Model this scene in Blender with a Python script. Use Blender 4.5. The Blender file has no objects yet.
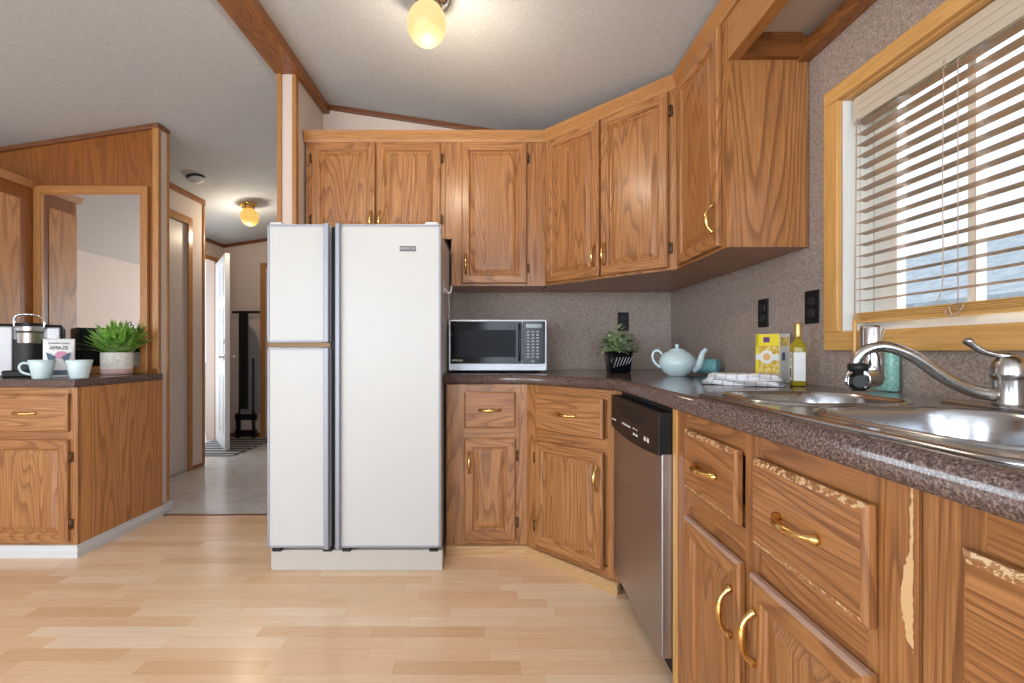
import bpy, bmesh, math, random
from math import sin, cos, pi, radians, sqrt
from mathutils import Vector, Matrix
from mathutils.geometry import tessellate_polygon
random.seed(7)
S = bpy.context.scene
C = S.collection

# ------------------------------------------------------------------ camera, world, light, exposure
F, CX, CY, EYE = 455.0, 495.0, 350.0, 1.05
cam = bpy.data.objects.new('camera', bpy.data.cameras.new('camera')); C.objects.link(cam)
cam.location = (0, 0, EYE); cam.rotation_euler = (pi/2, 0, 0)
cam.data.sensor_width = 36; cam.data.lens = F/1024*36
cam.data.shift_x = (512-CX)/1024; cam.data.shift_y = (CY-341.5)/1024
cam.data.clip_start = 0.02
S.camera = cam
S.view_settings.view_transform = 'Standard'; S.view_settings.look = 'None'
S.view_settings.gamma = 1; S.view_settings.use_curve_mapping = False
S.view_settings.exposure = 0.14

w = bpy.data.worlds.new('world'); S.world = w; w.use_nodes = True
nt = w.node_tree; bg = nt.nodes['Background']
tc = nt.nodes.new('ShaderNodeTexCoord'); sp = nt.nodes.new('ShaderNodeSeparateXYZ'); cr = nt.nodes.new('ShaderNodeValToRGB')
nt.links.new(tc.outputs['Generated'], sp.inputs[0]); nt.links.new(sp.outputs['Z'], cr.inputs[0]); nt.links.new(cr.outputs[0], bg.inputs[0])
cr.color_ramp.elements[0].position = 0.0; cr.color_ramp.elements[0].color = (0.72, 0.82, 0.95, 1)
cr.color_ramp.elements[1].position = 0.5; cr.color_ramp.elements[1].color = (0.86, 0.93, 1.0, 1)
bg.inputs[1].default_value = 1.3

def area(name, loc, rot, sx, sy, power, col):
    l = bpy.data.lights.new(name, 'AREA'); l.shape = 'RECTANGLE'; l.size = sx; l.size_y = sy
    l.energy = power; l.color = col
    o = bpy.data.objects.new(name, l); C.objects.link(o); o.location = loc; o.rotation_euler = rot
    return o
# daylight at assumed windows placed out of view behind the camera, at the hall's outside door and at the sink window
area('daylight_rear', (-2.4, -3.62, 1.35), (radians(90), 0, 0), 2.9, 1.5, 150, (0.80, 0.91, 1.0))
area('daylight_rear_right', (0.35, -3.62, 1.35), (radians(90), 0, 0), 1.1, 1.4, 55, (0.80, 0.91, 1.0))
area('daylight_left', (-4.62, -1.7, 1.3), (radians(90), 0, radians(-90)), 1.8, 1.7, 100, (0.82, 0.92, 1.0))
area('fill_right', (1.36, -1.82, 1.45), (radians(90), 0, radians(90)), 1.65, 1.05, 62, (0.84, 0.93, 1.0))  # added lamp at a made-up window, brightens surfaces facing right
area('daylight_hall_door', (-3.9, 4.9, 1.2), (radians(90), 0, radians(-90)), 1.0, 1.8, 24, (0.86, 0.94, 1.0))
area('daylight_sink', (1.75, 0.95, 2.35), (0, radians(40), 0), 1.0, 0.8, 75, (0.86, 0.94, 1.0))

# ------------------------------------------------------------------ materials
def mat(name, col=(0.5, 0.5, 0.5), rough=0.5, metal=0.0, **k):
    m = bpy.data.materials.new(name); m.use_nodes = True
    b = m.node_tree.nodes['Principled BSDF']
    b.inputs['Base Color'].default_value = (*col, 1); b.inputs['Roughness'].default_value = rough; b.inputs['Metallic'].default_value = metal
    for n, v in k.items():
        b.inputs[n.replace('_', ' ')].default_value = v
    return m
class N:
    def __init__(s, m): s.t = m.node_tree; s.b = s.t.nodes['Principled BSDF']
    def n(s, typ, **k):
        x = s.t.nodes.new(typ)
        for a, v in k.items(): setattr(x, a, v)
        return x
    def l(s, a, b): s.t.links.new(a, b)
    def co(s, scale, rnd=0.0):
        t = s.n('ShaderNodeTexCoord'); mp = s.n('ShaderNodeMapping'); mp.inputs['Scale'].default_value = scale
        src = t.outputs['Object']
        if rnd:
            oi = s.n('ShaderNodeObjectInfo'); mu = s.n('ShaderNodeMath', operation='MULTIPLY'); mu.inputs[1].default_value = rnd
            s.l(oi.outputs['Random'], mu.inputs[0]); ad = s.n('ShaderNodeVectorMath', operation='ADD')
            s.l(src, ad.inputs[0]); s.l(mu.outputs[0], ad.inputs[1]); src = ad.outputs[0]
        s.l(src, mp.inputs['Vector']); return mp.outputs['Vector']
    def noise(s, vec, scale, detail=2, rough=0.5, dist=0.0):
        x = s.n('ShaderNodeTexNoise'); s.l(vec, x.inputs['Vector'])
        x.inputs['Scale'].default_value = scale; x.inputs['Detail'].default_value = detail
        x.inputs['Roughness'].default_value = rough; x.inputs['Distortion'].default_value = dist
        return x.outputs['Fac']
    def math(s, op, a, b=None, c=None):
        x = s.n('ShaderNodeMath', operation=op)
        for i, v in enumerate((a, b, c)):
            if v is None: continue
            if isinstance(v, (int, float)): x.inputs[i].default_value = v
            else: s.l(v, x.inputs[i])
        return x.outputs[0]
    def ramp(s, fac, stops, interp='LINEAR'):
        x = s.n('ShaderNodeValToRGB'); s.l(fac, x.inputs[0]); e = x.color_ramp; e.interpolation = interp
        while len(e.elements) < len(stops): e.elements.new(0.5)
        for el, (p, c) in zip(e.elements, stops): el.position = p; el.color = (*c, 1) if len(c) == 3 else c
        return x.outputs[0]
    def mix(s, fac, a, b, mode='MIX'):
        x = s.n('ShaderNodeMix', data_type='RGBA', blend_type=mode)
        for i, v in ((0, fac), (6, a), (7, b)):
            if isinstance(v, (int, float)): x.inputs[i].default_value = v
            elif isinstance(v, tuple): x.inputs[i].default_value = (*v, 1)
            else: s.l(v, x.inputs[i])
        return x.outputs[2]
    def bump(s, h, strength=0.1, dist=0.002):
        x = s.n('ShaderNodeBump'); x.inputs['Strength'].default_value = strength; x.inputs['Distance'].default_value = dist
        s.l(h, x.inputs['Height']); s.l(x.outputs[0], s.b.inputs['Normal'])

def oak(name, axis='z', light=(0.495, 0.232, 0.084), mid=(0.385, 0.158, 0.050), dark=(0.135, 0.042, 0.011), rough=0.33, worn=False, coarse=1.0, rings=9, fig=0.62, sheen=0.0):
    m = mat(name, mid, rough); g = N(m)
    lo = 0.10
    sc = {'z': (1, 1, lo), 'x': (lo, 1, 1), 'y': (1, lo, 1)}[axis]
    v = g.co(sc, 17.0)
    f = g.noise(v, 5.2*coarse, 2.0, 0.42, 0.15)
    r = g.math('FRACT', g.math('MULTIPLY', f, rings*3.6))
    ring = g.ramp(r, [(0.0, (0.05,)*3), (0.5, (0.12,)*3), (0.82, (0.95,)*3), (0.9, (1, 1, 1)), (1.0, (0.05,)*3)])
    lo2 = 0.022
    sc2 = {'z': (1, 1, lo2), 'x': (lo2, 1, 1), 'y': (1, lo2, 1)}[axis]
    v2 = g.co(sc2, 17.0)
    fine = g.noise(v2, 210, 3, 0.75)
    fr = g.ramp(fine, [(0.42, (0, 0, 0)), (0.58, (1, 1, 1))])
    broad = g.noise(v, 2.6, 2, 0.5)
    base = g.mix(g.ramp(broad, [(0.3, (0, 0, 0)), (0.7, (1, 1, 1))]), mid, light)
    rs = g.n('ShaderNodeRGBToBW'); g.l(ring, rs.inputs[0])
    a = g.mix(g.math('MULTIPLY', rs.outputs[0], fig), base, dark)
    fs = g.n('ShaderNodeRGBToBW'); g.l(fr, fs.inputs[0])
    b = g.mix(g.math('MULTIPLY', g.math('SUBTRACT', 1.0, fs.outputs[0]), 0.44), a, dark)
    if worn:
        vv = g.co((1, 1, 1)); wn = g.noise(vv, 95, 4, 0.7)
        wr = g.ramp(wn, [(0.515, (0, 0, 0)), (0.54, (1, 1, 1))]); b = g.mix(wr, b, (0.72, 0.50, 0.28))
    if sheen: b = g.mix(sheen, b, (0.50, 0.36, 0.31))  # pinkish window sheen mixed into the wood colour
    g.l(b, g.b.inputs['Base Color']); g.bump(fine, 0.08, 0.0006)
    g.b.inputs['Coat Weight'].default_value = 0.12; g.b.inputs['Coat Roughness'].default_value = 0.22
    return m
OV = oak('oak_vertical', 'z'); OH = oak('oak_horizontal', 'x')
OY = oak('oak_lengthwise', 'y')
OW = oak('oak_worn_edge', 'x', worn=True)
OSHEEN = oak('oak_sheen_edge', 'x', sheen=0.6)  # window reflection on door edges, put into the oak colour
OWV = oak('oak_worn_stile', 'z', worn=False, light=(0.62, 0.36, 0.13), mid=(0.55, 0.29, 0.09))
OPAN = oak('oak_wall_panel', 'z', light=(0.34, 0.12, 0.022), mid=(0.26, 0.082, 0.014), dark=(0.12, 0.034, 0.007), rough=0.3, coarse=0.8, rings=6, fig=0.5)
OSIDE = oak('oak_panel_side', 'z', light=(0.49, 0.23, 0.084), mid=(0.385, 0.157, 0.052), dark=(0.145, 0.046, 0.013), coarse=0.7, rings=8)
OLIT = oak('oak_side_lit', 'z', light=(0.66, 0.33, 0.115), mid=(0.55, 0.245, 0.078), dark=(0.26, 0.09, 0.025), coarse=0.7, rings=8)  # same oak, with light from the right put into its colour
TRIMV = oak('oak_trim_vertical', 'z', light=(0.50, 0.25, 0.085), mid=(0.40, 0.175, 0.05), dark=(0.24, 0.09, 0.025), coarse=1.6, fig=0.4)
TRIMX = oak('oak_trim_horizontal', 'x', light=(0.50, 0.25, 0.085), mid=(0.40, 0.175, 0.05), dark=(0.24, 0.09, 0.025), coarse=1.6, fig=0.4)
TRIMY = oak('oak_trim_lengthwise', 'y', light=(0.50, 0.25, 0.085), mid=(0.40, 0.175, 0.05), dark=(0.24, 0.09, 0.025), coarse=1.6, fig=0.4)
BEAM = oak('beam_stained_wood', 'y', light=(0.37, 0.15, 0.040), mid=(0.27, 0.095, 0.022), dark=(0.13, 0.04, 0.01), coarse=1.2)
BEAMX = oak('dark_trim_wood', 'x', light=(0.24, 0.09, 0.032), mid=(0.17, 0.055, 0.02), dark=(0.08, 0.025, 0.01), coarse=1.2)
PINEV = oak('pine_casing_vertical', 'z', light=(0.74, 0.44, 0.155), mid=(0.66, 0.355, 0.105), dark=(0.50, 0.24, 0.06), coarse=1.3, rings=4, fig=0.35)
PINEY = oak('pine_casing_lengthwise', 'y', light=(0.74, 0.44, 0.155), mid=(0.66, 0.355, 0.105), dark=(0.50, 0.24, 0.06), coarse=1.3, rings=4, fig=0.35)
SLAT = oak('blind_slat_wood', 'y', light=(0.40, 0.24, 0.12), mid=(0.32, 0.18, 0.085), dark=(0.22, 0.11, 0.05), coarse=1.3, rings=4, fig=0.3)
TOE = oak('toe_board_wood', 'x', light=(0.62, 0.40, 0.20), mid=(0.52, 0.31, 0.14), dark=(0.36, 0.18, 0.07), coarse=1.2, rings=4, fig=0.35)

def floor_mat():
    m = mat('laminate_floor', rough=0.22); g = N(m)
    t = g.n('ShaderNodeTexCoord'); s = g.n('ShaderNodeSeparateXYZ'); g.l(t.outputs['Object'], s.inputs[0])
    row = g.math('FLOOR', g.math('DIVIDE', s.outputs['Y'], 0.064))
    wn = g.n('ShaderNodeTexWhiteNoise', noise_dimensions='1D'); g.l(row, wn.inputs['W'])
    ux = g.math('ADD', g.math('DIVIDE', s.outputs['X'], 0.42), g.math('MULTIPLY', wn.outputs['Value'], 7.3))
    colm = g.math('FLOOR', ux)
    cv = g.n('ShaderNodeCombineXYZ'); g.l(row, cv.inputs[0]); g.l(colm, cv.inputs[1])
    w2 = g.n('ShaderNodeTexWhiteNoise', noise_dimensions='2D'); g.l(cv.outputs[0], w2.inputs['Vector'])
    col = g.ramp(w2.outputs['Value'], [(0.0, (0.76, 0.475, 0.275)), (0.2, (0.82, 0.54, 0.335)), (0.5, (0.85, 0.585, 0.375)), (0.85, (0.87, 0.63, 0.42)), (1.0, (0.90, 0.71, 0.52))])
    ad = g.n('ShaderNodeVectorMath', operation='ADD'); g.l(t.outputs['Object'], ad.inputs[0]); g.l(w2.outputs['Color'], ad.inputs[1])
    mp = g.n('ShaderNodeMapping'); g.l(ad.outputs[0], mp.inputs['Vector']); mp.inputs['Scale'].default_value = (0.06, 1, 1)
    gr = g.noise(mp.outputs[0], 90, 4, 0.6, 0.5)
    col = g.mix(g.math('MULTIPLY', g.ramp(gr, [(0.4, (0, 0, 0)), (0.75, (1, 1, 1))]), 0.22), col, (0.50, 0.28, 0.13))
    fy = g.math('FRACT', g.math('DIVIDE', s.outputs['Y'], 0.064)); fx = g.math('FRACT', ux)
    e1 = g.math('LESS_THAN', fy, 0.025); e2 = g.math('LESS_THAN', fx, 0.005)
    seam = g.math('MULTIPLY', g.math('MAXIMUM', e1, e2), 0.22)
    col = g.mix(seam, col, (0.38, 0.2, 0.09))
    g.l(col, g.b.inputs['Base Color']); return m
FLOOR = floor_mat()

def speckle(name, cols, scale, rough, bump=0.0, detail=3, r=0.8):
    m = mat(name, rough=rough); g = N(m); v = g.co((1, 1, 1)); n = g.noise(v, scale, detail, r)
    k = len(cols); c = g.ramp(n, [(0.36+0.28*i/(k-1), c_) for i, c_ in enumerate(cols)])
    g.l(c, g.b.inputs['Base Color'])
    if bump: g.bump(n, bump, 0.001)
    return m
COUNTER = speckle('counter_laminate', [(0.032, 0.020, 0.018), (0.092, 0.058, 0.050), (0.235, 0.165, 0.142)], 210, 0.13)
WALLPAPER = speckle('speckled_wallpaper', [(0.21, 0.155, 0.125), (0.335, 0.262, 0.225), (0.49, 0.405, 0.36)], 190, 0.75, 0.12)
CEIL = speckle('ceiling_texture', [(0.47, 0.49, 0.52), (0.51, 0.53, 0.56), (0.55, 0.57, 0.595)], 70, 0.9, 0.35)
FRW = speckle('refrigerator_white', [(0.50, 0.493, 0.48), (0.53, 0.523, 0.51), (0.56, 0.553, 0.54)], 600, 0.38, 0.15)
VINYL = speckle('hall_vinyl', [(0.54, 0.51, 0.48), (0.60, 0.575, 0.55), (0.65, 0.63, 0.605)], 8, 0.2)
BEIGE = mat('wall_beige', (0.62, 0.53, 0.475), 0.8)
ROSE = mat('wall_rose_beige', (0.60, 0.49, 0.43), 0.8)
WHITE = mat('white_paint', (0.60, 0.60, 0.61), 0.45)
DOORW = mat('door_white', (0.62, 0.63, 0.64), 0.35)
VINW = mat('window_vinyl', (0.78, 0.78, 0.74), 0.4)
BRASS = mat('polished_brass', (0.72, 0.47, 0.17), 0.2, 1.0)
BRONZE = mat('dark_bronze', (0.13, 0.075, 0.04), 0.4, 0.9)
CHROME = mat('chrome', (0.66, 0.66, 0.68), 0.14, 1.0)
ALU = mat('brushed_trim', (0.30, 0.31, 0.36), 0.5, 0.6)
NICKEL = mat('brushed_nickel', (0.50, 0.48, 0.46), 0.26, 1.0)
BLACK = mat('black_plastic', (0.009, 0.0085, 0.009), 0.42, 0.0, Specular_IOR_Level=0.3)
BLACKG = mat('black_glass', (0.005, 0.005, 0.007), 0.1, 0.0, Specular_IOR_Level=0.15)
DGREY = mat('dark_grey_plastic', (0.025, 0.025, 0.027), 0.4, 0.0, Specular_IOR_Level=0.3)
LGREY = mat('grey_plastic', (0.48, 0.47, 0.48), 0.3, 0.3)
LEGEND = mat('legend_white', (0.75, 0.75, 0.75), 0.5)
MUGM = mat('pale_blue_glaze', (0.56, 0.70, 0.74), 0.15)
GLOBE = mat('glowing_globe', (0.12, 0.10, 0.07), 0.4)
GLOBE.node_tree.nodes['Principled BSDF'].inputs['Emission Color'].default_value = (1.0, 0.72, 0.28, 1)
GLOBE.node_tree.nodes['Principled BSDF'].inputs['Emission Strength'].default_value = 0.85
GLOBE2 = mat('glowing_hall_globe', (0.12, 0.09, 0.03), 0.4)
GLOBE2.node_tree.nodes['Principled BSDF'].inputs['Emission Color'].default_value = (1.0, 0.60, 0.14, 1)
GLOBE2.node_tree.nodes['Principled BSDF'].inputs['Emission Strength'].default_value = 0.8
MIRROR = mat('mirror_glass', (0.86, 0.86, 0.86), 0.01, 1.0)
GLASS = mat('window_glass', (1, 1, 1), 0.0, 0.0, Transmission_Weight=1.0, IOR=1.02)
def steel():
    return mat('brushed_steel', (0.45, 0.465, 0.49), 0.2, 1.0)
STEEL = steel()
DWS = mat('dishwasher_steel', (0.42, 0.415, 0.45), 0.36, 1.0)

# ------------------------------------------------------------------ mesh helpers
class MB:
    def __init__(s): s.bm = bmesh.new()
    def face(s, pts, mi=0, smooth=False):
        try:
            f = s.bm.faces.new([s.bm.verts.new(p) for p in pts]); f.material_index = mi; f.smooth = smooth; return f
        except ValueError: pass
    def box(s, x0, x1, y0, y1, z0, z1, mi=0, M=None):
        P = [Vector((x, y, z)) for z in (z0, z1) for x, y in ((x0, y0), (x1, y0), (x1, y1), (x0, y1))]
        if M: P = [M @ p for p in P]
        v = [s.bm.verts.new(p) for p in P]
        for q in ((3, 2, 1, 0), (4, 5, 6, 7), (0, 1, 5, 4), (1, 2, 6, 5), (2, 3, 7, 6), (3, 0, 4, 7)):
            f = s.bm.faces.new([v[i] for i in q]); f.material_index = mi
        return s
    def prism(s, poly, z0, z1, mi=0, axis='z', M=None):
        def T(a, b, h):
            p = Vector({'z': (a, b, h), 'y': (a, h, b), 'x': (h, a, b)}[axis]); return M @ p if M else p
        lo = [s.bm.verts.new(T(a, b, z0)) for a, b in poly]; hi = [s.bm.verts.new(T(a, b, z1)) for a, b in poly]
        n = len(poly); fs = [s.bm.faces.new(lo[::-1]), s.bm.faces.new(hi)]
        for i in range(n): fs.append(s.bm.faces.new((lo[i], lo[(i+1) % n], hi[(i+1) % n], hi[i])))
        for f in fs: f.material_index = mi
        return s
    def loops(s, rings, mi=0, smooth=True, cap0=True, cap1=True, closed=True):
        V = [[s.bm.verts.new(p) for p in r] for r in rings]
        n = len(V[0])
        for a, b in zip(V, V[1:]):
            for i in range(n if closed else n-1):
                j = (i+1) % n
                f = s.bm.faces.new((a[i], a[j], b[j], b[i])); f.material_index = mi; f.smooth = smooth
        if cap0: f = s.bm.faces.new(V[0][::-1]); f.material_index = mi
        if cap1: f = s.bm.faces.new(V[-1]); f.material_index = mi
        return s
    def tube(s, path, r, seg=10, mi=0, flat=1.0, M=None):
        P = [Vector(p) for p in path]
        if M: P = [M @ p for p in P]
        R = r if isinstance(r, (list, tuple)) else [r]*len(P)
        rings = []; up = None
        for i, p in enumerate(P):
            t = (P[min(i+1, len(P)-1)]-P[max(i-1, 0)]).normalized()
            if up is None: up = Vector((0, 0, 1)) if abs(t.z) < 0.9 else Vector((1, 0, 0))
            u = (up - t*up.dot(t)).normalized(); v = t.cross(u); up = u
            rings.append([p + (u*cos(a)*flat + v*sin(a))*R[i] for a in [2*pi*k/seg for k in range(seg)]])
        return s.loops(rings, mi)
    def lathe(s, prof, c=(0, 0, 0), seg=24, mi=0, M=None, sx=1, sy=1):
        rings = []
        for r, z in prof:
            ring = [Vector((c[0]+sx*r*cos(2*pi*k/seg), c[1]+sy*r*sin(2*pi*k/seg), c[2]+z)) for k in range(seg)]
            rings.append([M @ p for p in ring] if M else ring)
        return s.loops(rings, mi)
    def holed(s, outer, holes, z, mi=0, flip=False):
        ls = [[Vector((a, b, z)) for a, b in l] for l in [outer]+holes]
        flat = [p for l in ls for p in l]; vs = [s.bm.verts.new(p) for p in flat]
        for t in tessellate_polygon(ls):
            try: f = s.bm.faces.new([vs[i] for i in t]); f.material_index = mi
            except ValueError: pass
        return s
    def build(s, name, mats, parent=None, bevel=0.0, seg=2, weld=True, smooth_angle=None, recalc=True):
        if weld: bmesh.ops.remove_doubles(s.bm, verts=s.bm.verts, dist=1e-5)
        if recalc: bmesh.ops.recalc_face_normals(s.bm, faces=s.bm.faces)
        me = bpy.data.meshes.new(name); s.bm.to_mesh(me); s.bm.free()
        for m in (mats if isinstance(mats, (list, tuple)) else [mats]): me.materials.append(m)
        o = bpy.data.objects.new(name, me); C.objects.link(o)
        if parent: o.parent = parent
        if bevel:
            b = o.modifiers.new('b', 'BEVEL'); b.width = bevel; b.segments = seg; b.limit_method = 'ANGLE'; b.angle_limit = radians(40)
        return o
def thing(name, label, cat, loc=(0, 0, 0), rz=0, group=None):
    o = bpy.data.objects.new(name, None); C.objects.link(o); o.empty_display_size = 0.05
    o.location = loc; o.rotation_euler = (0, 0, rz); o['label'] = label; o['category'] = cat
    if group: o['group'] = group
    return o
def tag(o, label, cat, group=None):
    o['label'] = label; o['category'] = cat
    if group: o['group'] = group
    return o
def struct(o): o['kind'] = 'structure'; return o
def lab(o, l): o['label'] = l; return o
def copy_tree(o, parent=None):
    c = o.copy(); C.objects.link(c); c.parent = parent
    for ch in list(o.children): copy_tree(ch, c)
    return c
def spline(pts, n=8):
    P = [Vector(p) for p in pts]; P = [2*P[0]-P[1]] + P + [2*P[-1]-P[-2]]; out = []
    for i in range(1, len(P)-2):
        a, b, c, d = P[i-1:i+3]
        for k in range(n):
            t = k/n
            out.append(0.5*((2*b)+(c-a)*t+(2*a-5*b+4*c-d)*t*t+(3*b-a-3*c+d)*t**3))
    out.append(P[-2]); return out
def offset_path(P, d):                                    # P: open 2d path; d to its right-hand side
    P = [Vector(p).to_2d() for p in P]; out = []
    nrm = []
    for a, b in zip(P, P[1:]):
        t = (b-a).normalized(); nrm.append(Vector((t.y, -t.x)))
    for i, p in enumerate(P):
        if i == 0: out.append(p+nrm[0]*d)
        elif i == len(P)-1: out.append(p+nrm[-1]*d)
        else:
            m = (nrm[i-1]+nrm[i]).normalized(); out.append(p+m*(d/m.dot(nrm[i])))
    return out
def sweep(mb, path, prof, mi=0, cap=True):                # prof: (offset to the right, z)
    rings = []
    offs = [[(*q, z) for q in offset_path(path, d)] for d, z in prof]
    rings = [[Vector(offs[k][i]) for k in range(len(prof))] for i in range(len(path))]
    mb.loops(rings, mi, smooth=False, cap0=cap, cap1=cap); return mb
def rrect(x0, x1, y0, y1, r, n=8):
    out = []
    for cx, cy, a0 in ((x1-r, y1-r, 0), (x0+r, y1-r, pi/2), (x0+r, y0+r, pi), (x1-r, y0+r, 3*pi/2)):
        for k in range(n+1): a = a0+pi/2*k/n; out.append((cx+r*cos(a), cy+r*sin(a)))
    return out
def text_mesh(name, body, size, loc, rot, material, parent=None, depth=0.0006, align='CENTER', sx=1.0):
    cu = bpy.data.curves.new(name, 'FONT'); cu.body = body; cu.size = size; cu.extrude = depth; cu.align_x = align; cu.align_y = 'CENTER'
    t = bpy.data.objects.new(name+'_c', cu); C.objects.link(t)
    me = bpy.data.meshes.new_from_object(t.evaluated_get(bpy.context.evaluated_depsgraph_get()))
    bpy.data.objects.remove(t); bpy.data.curves.remove(cu)
    me.transform(Matrix.Translation(loc) @ rot.to_4x4() @ Matrix.Diagonal((sx, 1, 1, 1)))
    me.materials.clear(); me.materials.append(material)
    o = bpy.data.objects.new(name, me); C.objects.link(o)
    if parent: o.parent = parent
    return o
RXF = Matrix.Rotation(pi/2, 3, 'X')                       # text facing -y

# ------------------------------------------------------------------ room shell
XW, YW, FL = 1.145, 2.96, -3.5                           # right wall, kitchen back wall, rear wall
RX = -1.16
def zr(x): return 2.64-0.15*(x+1.085)
def zl(x): return 2.64-0.155*(-1.2-x)
struct(MB().box(-4.5, XW+0.15, FL, 2.9, -0.1, 0).build('floor', FLOOR))
struct(MB().box(-4.5, XW+0.15, 2.9, 5.6, -0.1, -0.002).build('floor', VINYL))
struct(MB().box(-2.145, -1.2, 2.885, 2.905, -0.001, 0.004).build('trim_1', BEAMX))
m = MB()
m.prism([(RX, zr(RX)), (XW+0.15, zr(XW+0.15)), (XW+0.15, zr(XW+0.15)+0.1), (RX, zr(RX)+0.1)], FL-0.1, 3.06, axis='y')
struct(m.build('ceiling', CEIL))
m = MB()
m.prism([(-4.6, zl(-4.6)), (RX, zl(RX)), (RX, zl(RX)+0.1), (-4.6, zl(-4.6)+0.1)], FL-0.1, 5.6, axis='y')
struct(m.build('ceiling', CEIL))
# kitchen back wall: speckled paper below, rose beige above the cupboards
m = MB(); m.box(-1.12, XW, YW, YW+0.1, 0, 1.8, 0); m.box(-1.12, XW, YW, YW+0.1, 1.8, 2.66, 1)
struct(m.build('wall_back', [WALLPAPER, ROSE]))
# right wall with window hole
WY0, WY1, WZ0, WZ1 = 0.50, 1.50, 1.11, 1.875
m = MB(); X1 = XW+0.15
m.box(XW, X1, WY1, 3.06, 0, 2.4); m.box(XW, X1, FL, -2.7, 0, 2.4); m.box(XW, X1, -0.95, WY0, 0, 2.4); m.box(XW, X1, -2.7, -0.95, 0, 0.9); m.box(XW, X1, -2.7, -0.95, 2.0, 2.4); m.box(XW, X1, WY0, WY1, 0, WZ0); m.box(XW, X1, WY0, WY1, WZ1, 2.4)
struct(m.build('wall_right', WALLPAPER))
# rear and left walls of the living area, with unseen windows placed for daylight
m = MB()
for a, b in ((-4.6, -3.9), (-0.9, -0.25), (0.95, XW+0.15)): m.box(a, b, FL-0.1, FL, 0, 2.75)
for a, b in ((-3.9, -0.9), (-0.25, 0.95)): m.box(a, b, FL-0.1, FL, 0, 0.6); m.box(a, b, FL-0.1, FL, 2.1, 2.75)
struct(m.build('wall_rear', BEIGE))
m = MB(); m.box(-4.6, -4.5, FL, -2.6, 0, 2.3); m.box(-4.6, -4.5, -0.8, 5.6, 0, 2.3)
m.box(-4.6, -4.5, -2.6, -0.8, 0, 0.45); m.box(-4.6, -4.5, -2.6, -0.8, 2.15, 2.3)
struct(m.build('wall_left', BEIGE))
def living_window(n, a, b, z0, z1, plane, axis):
    root = bpy.data.objects.new('window_%d' % n, None); C.objects.link(root); struct(root)
    f = MB()
    def bx(u0, u1, w0, w1, d0, d1):
        if axis == 'y': f.box(u0, u1, plane+d0, plane+d1, w0, w1)
        else: f.box(plane+d0, plane+d1, u0, u1, w0, w1)
    for u0, u1, w0, w1 in ((a-0.06, a, z0-0.06, z1+0.06), (b, b+0.06, z0-0.06, z1+0.06), (a, b, z0-0.06, z0), (a, b, z1, z1+0.06)): bx(u0, u1, w0, w1, 0.0, 0.02)
    k = max(2, round((b-a)/0.75))
    for i in range(k+1):
        u = a+(b-a)*i/k; bx(max(a, u-0.02), min(b, u+0.02), z0, z1, -0.07, -0.03)
    for w0, w1 in ((z0, z0+0.04), (z1-0.04, z1)): bx(a, b, w0, w1, -0.07, -0.03)
    struct(f.build('window_frame', WHITE, root))
living_window(2, -3.9, -0.9, 0.6, 2.1, FL, 'y'); living_window(3, -0.25, 0.95, 0.6, 2.1, FL, 'y')
living_window(4, -2.6, -0.8, 0.45, 2.15, -4.5, 'x')
living_window(5, -2.7, -0.95, 0.9, 2.0, XW+0.10, 'x')  # added, unseen window that lets in side light
# wall stub beside the fridge and on along the hall
m = MB(); m.box(-1.215, -1.12, 2.56, 5.5, 0, 2.615)
struct(m.build('wall_centre', ROSE))
m = MB(); m.box(-1.222, -1.198, 2.548, 2.58, 0, 2.60); m.box(-1.137, -1.113, 2.548, 2.58, 0, 2.60)
struct(m.build('trim_2', TRIMV, bevel=0.003))
# panelled partition
PX = -2.145
m = MB(); m.prism([(-4.5, 0), (PX, 0), (PX, zl(PX)), (-4.5, zl(-4.5))], 2.9, 2.985, axis='y')
for f in m.bm.faces: f.material_index = 0
o = m.build('wall_partition', [OPAN, BEIGE]); struct(o)
for f in o.data.polygons:
    if abs(f.normal.x) > 0.9 and f.center.x > -3: f.material_index = 1
    if f.normal.y > 0.9: f.material_index = 1
m = MB(); m.box(PX-0.03, PX+0.007, 2.888, 2.9, 0.93, zl(PX)-0.03); m.box(PX-0.005, PX+0.007, 2.895, 2.915, 0.06, zl(PX)-0.02); m.box(PX-0.005, PX+0.007, 2.97, 2.99, 0.06, zl(PX)-0.02)
struct(m.build('trim_3', TRIMV, bevel=0.002))
m = MB(); m.prism([(-4.5, zl(-4.5)-0.03), (PX+0.01, zl(PX)-0.03), (PX+0.01, zl(PX)-0.002), (-4.5, zl(-4.5)-0.002)], 2.882, 2.99, axis='y')
struct(m.build('trim_4', BEAMX, bevel=0.002))
# ridge beam, back wall ceiling trim
m = MB(); m.box(-1.235, -1.085, FL, 2.56, 2.60, 2.64); m.box(-1.115, -1.075, FL, YW, 2.585, 2.655)
m.box(-1.245, -1.225, FL, 2.56, 2.615, 2.64)
struct(m.build('trim_5', BEAM, bevel=0.004))
m = MB(); a, b = -1.08, XW
m.prism([(a, zr(a)-0.03), (b, zr(b)-0.03), (b, zr(b)+0.0), (a, zr(a)+0.0)], YW-0.02, YW+0.002, axis='y')
struct(m.build('trim_6', BEAMX, bevel=0.002))
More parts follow.
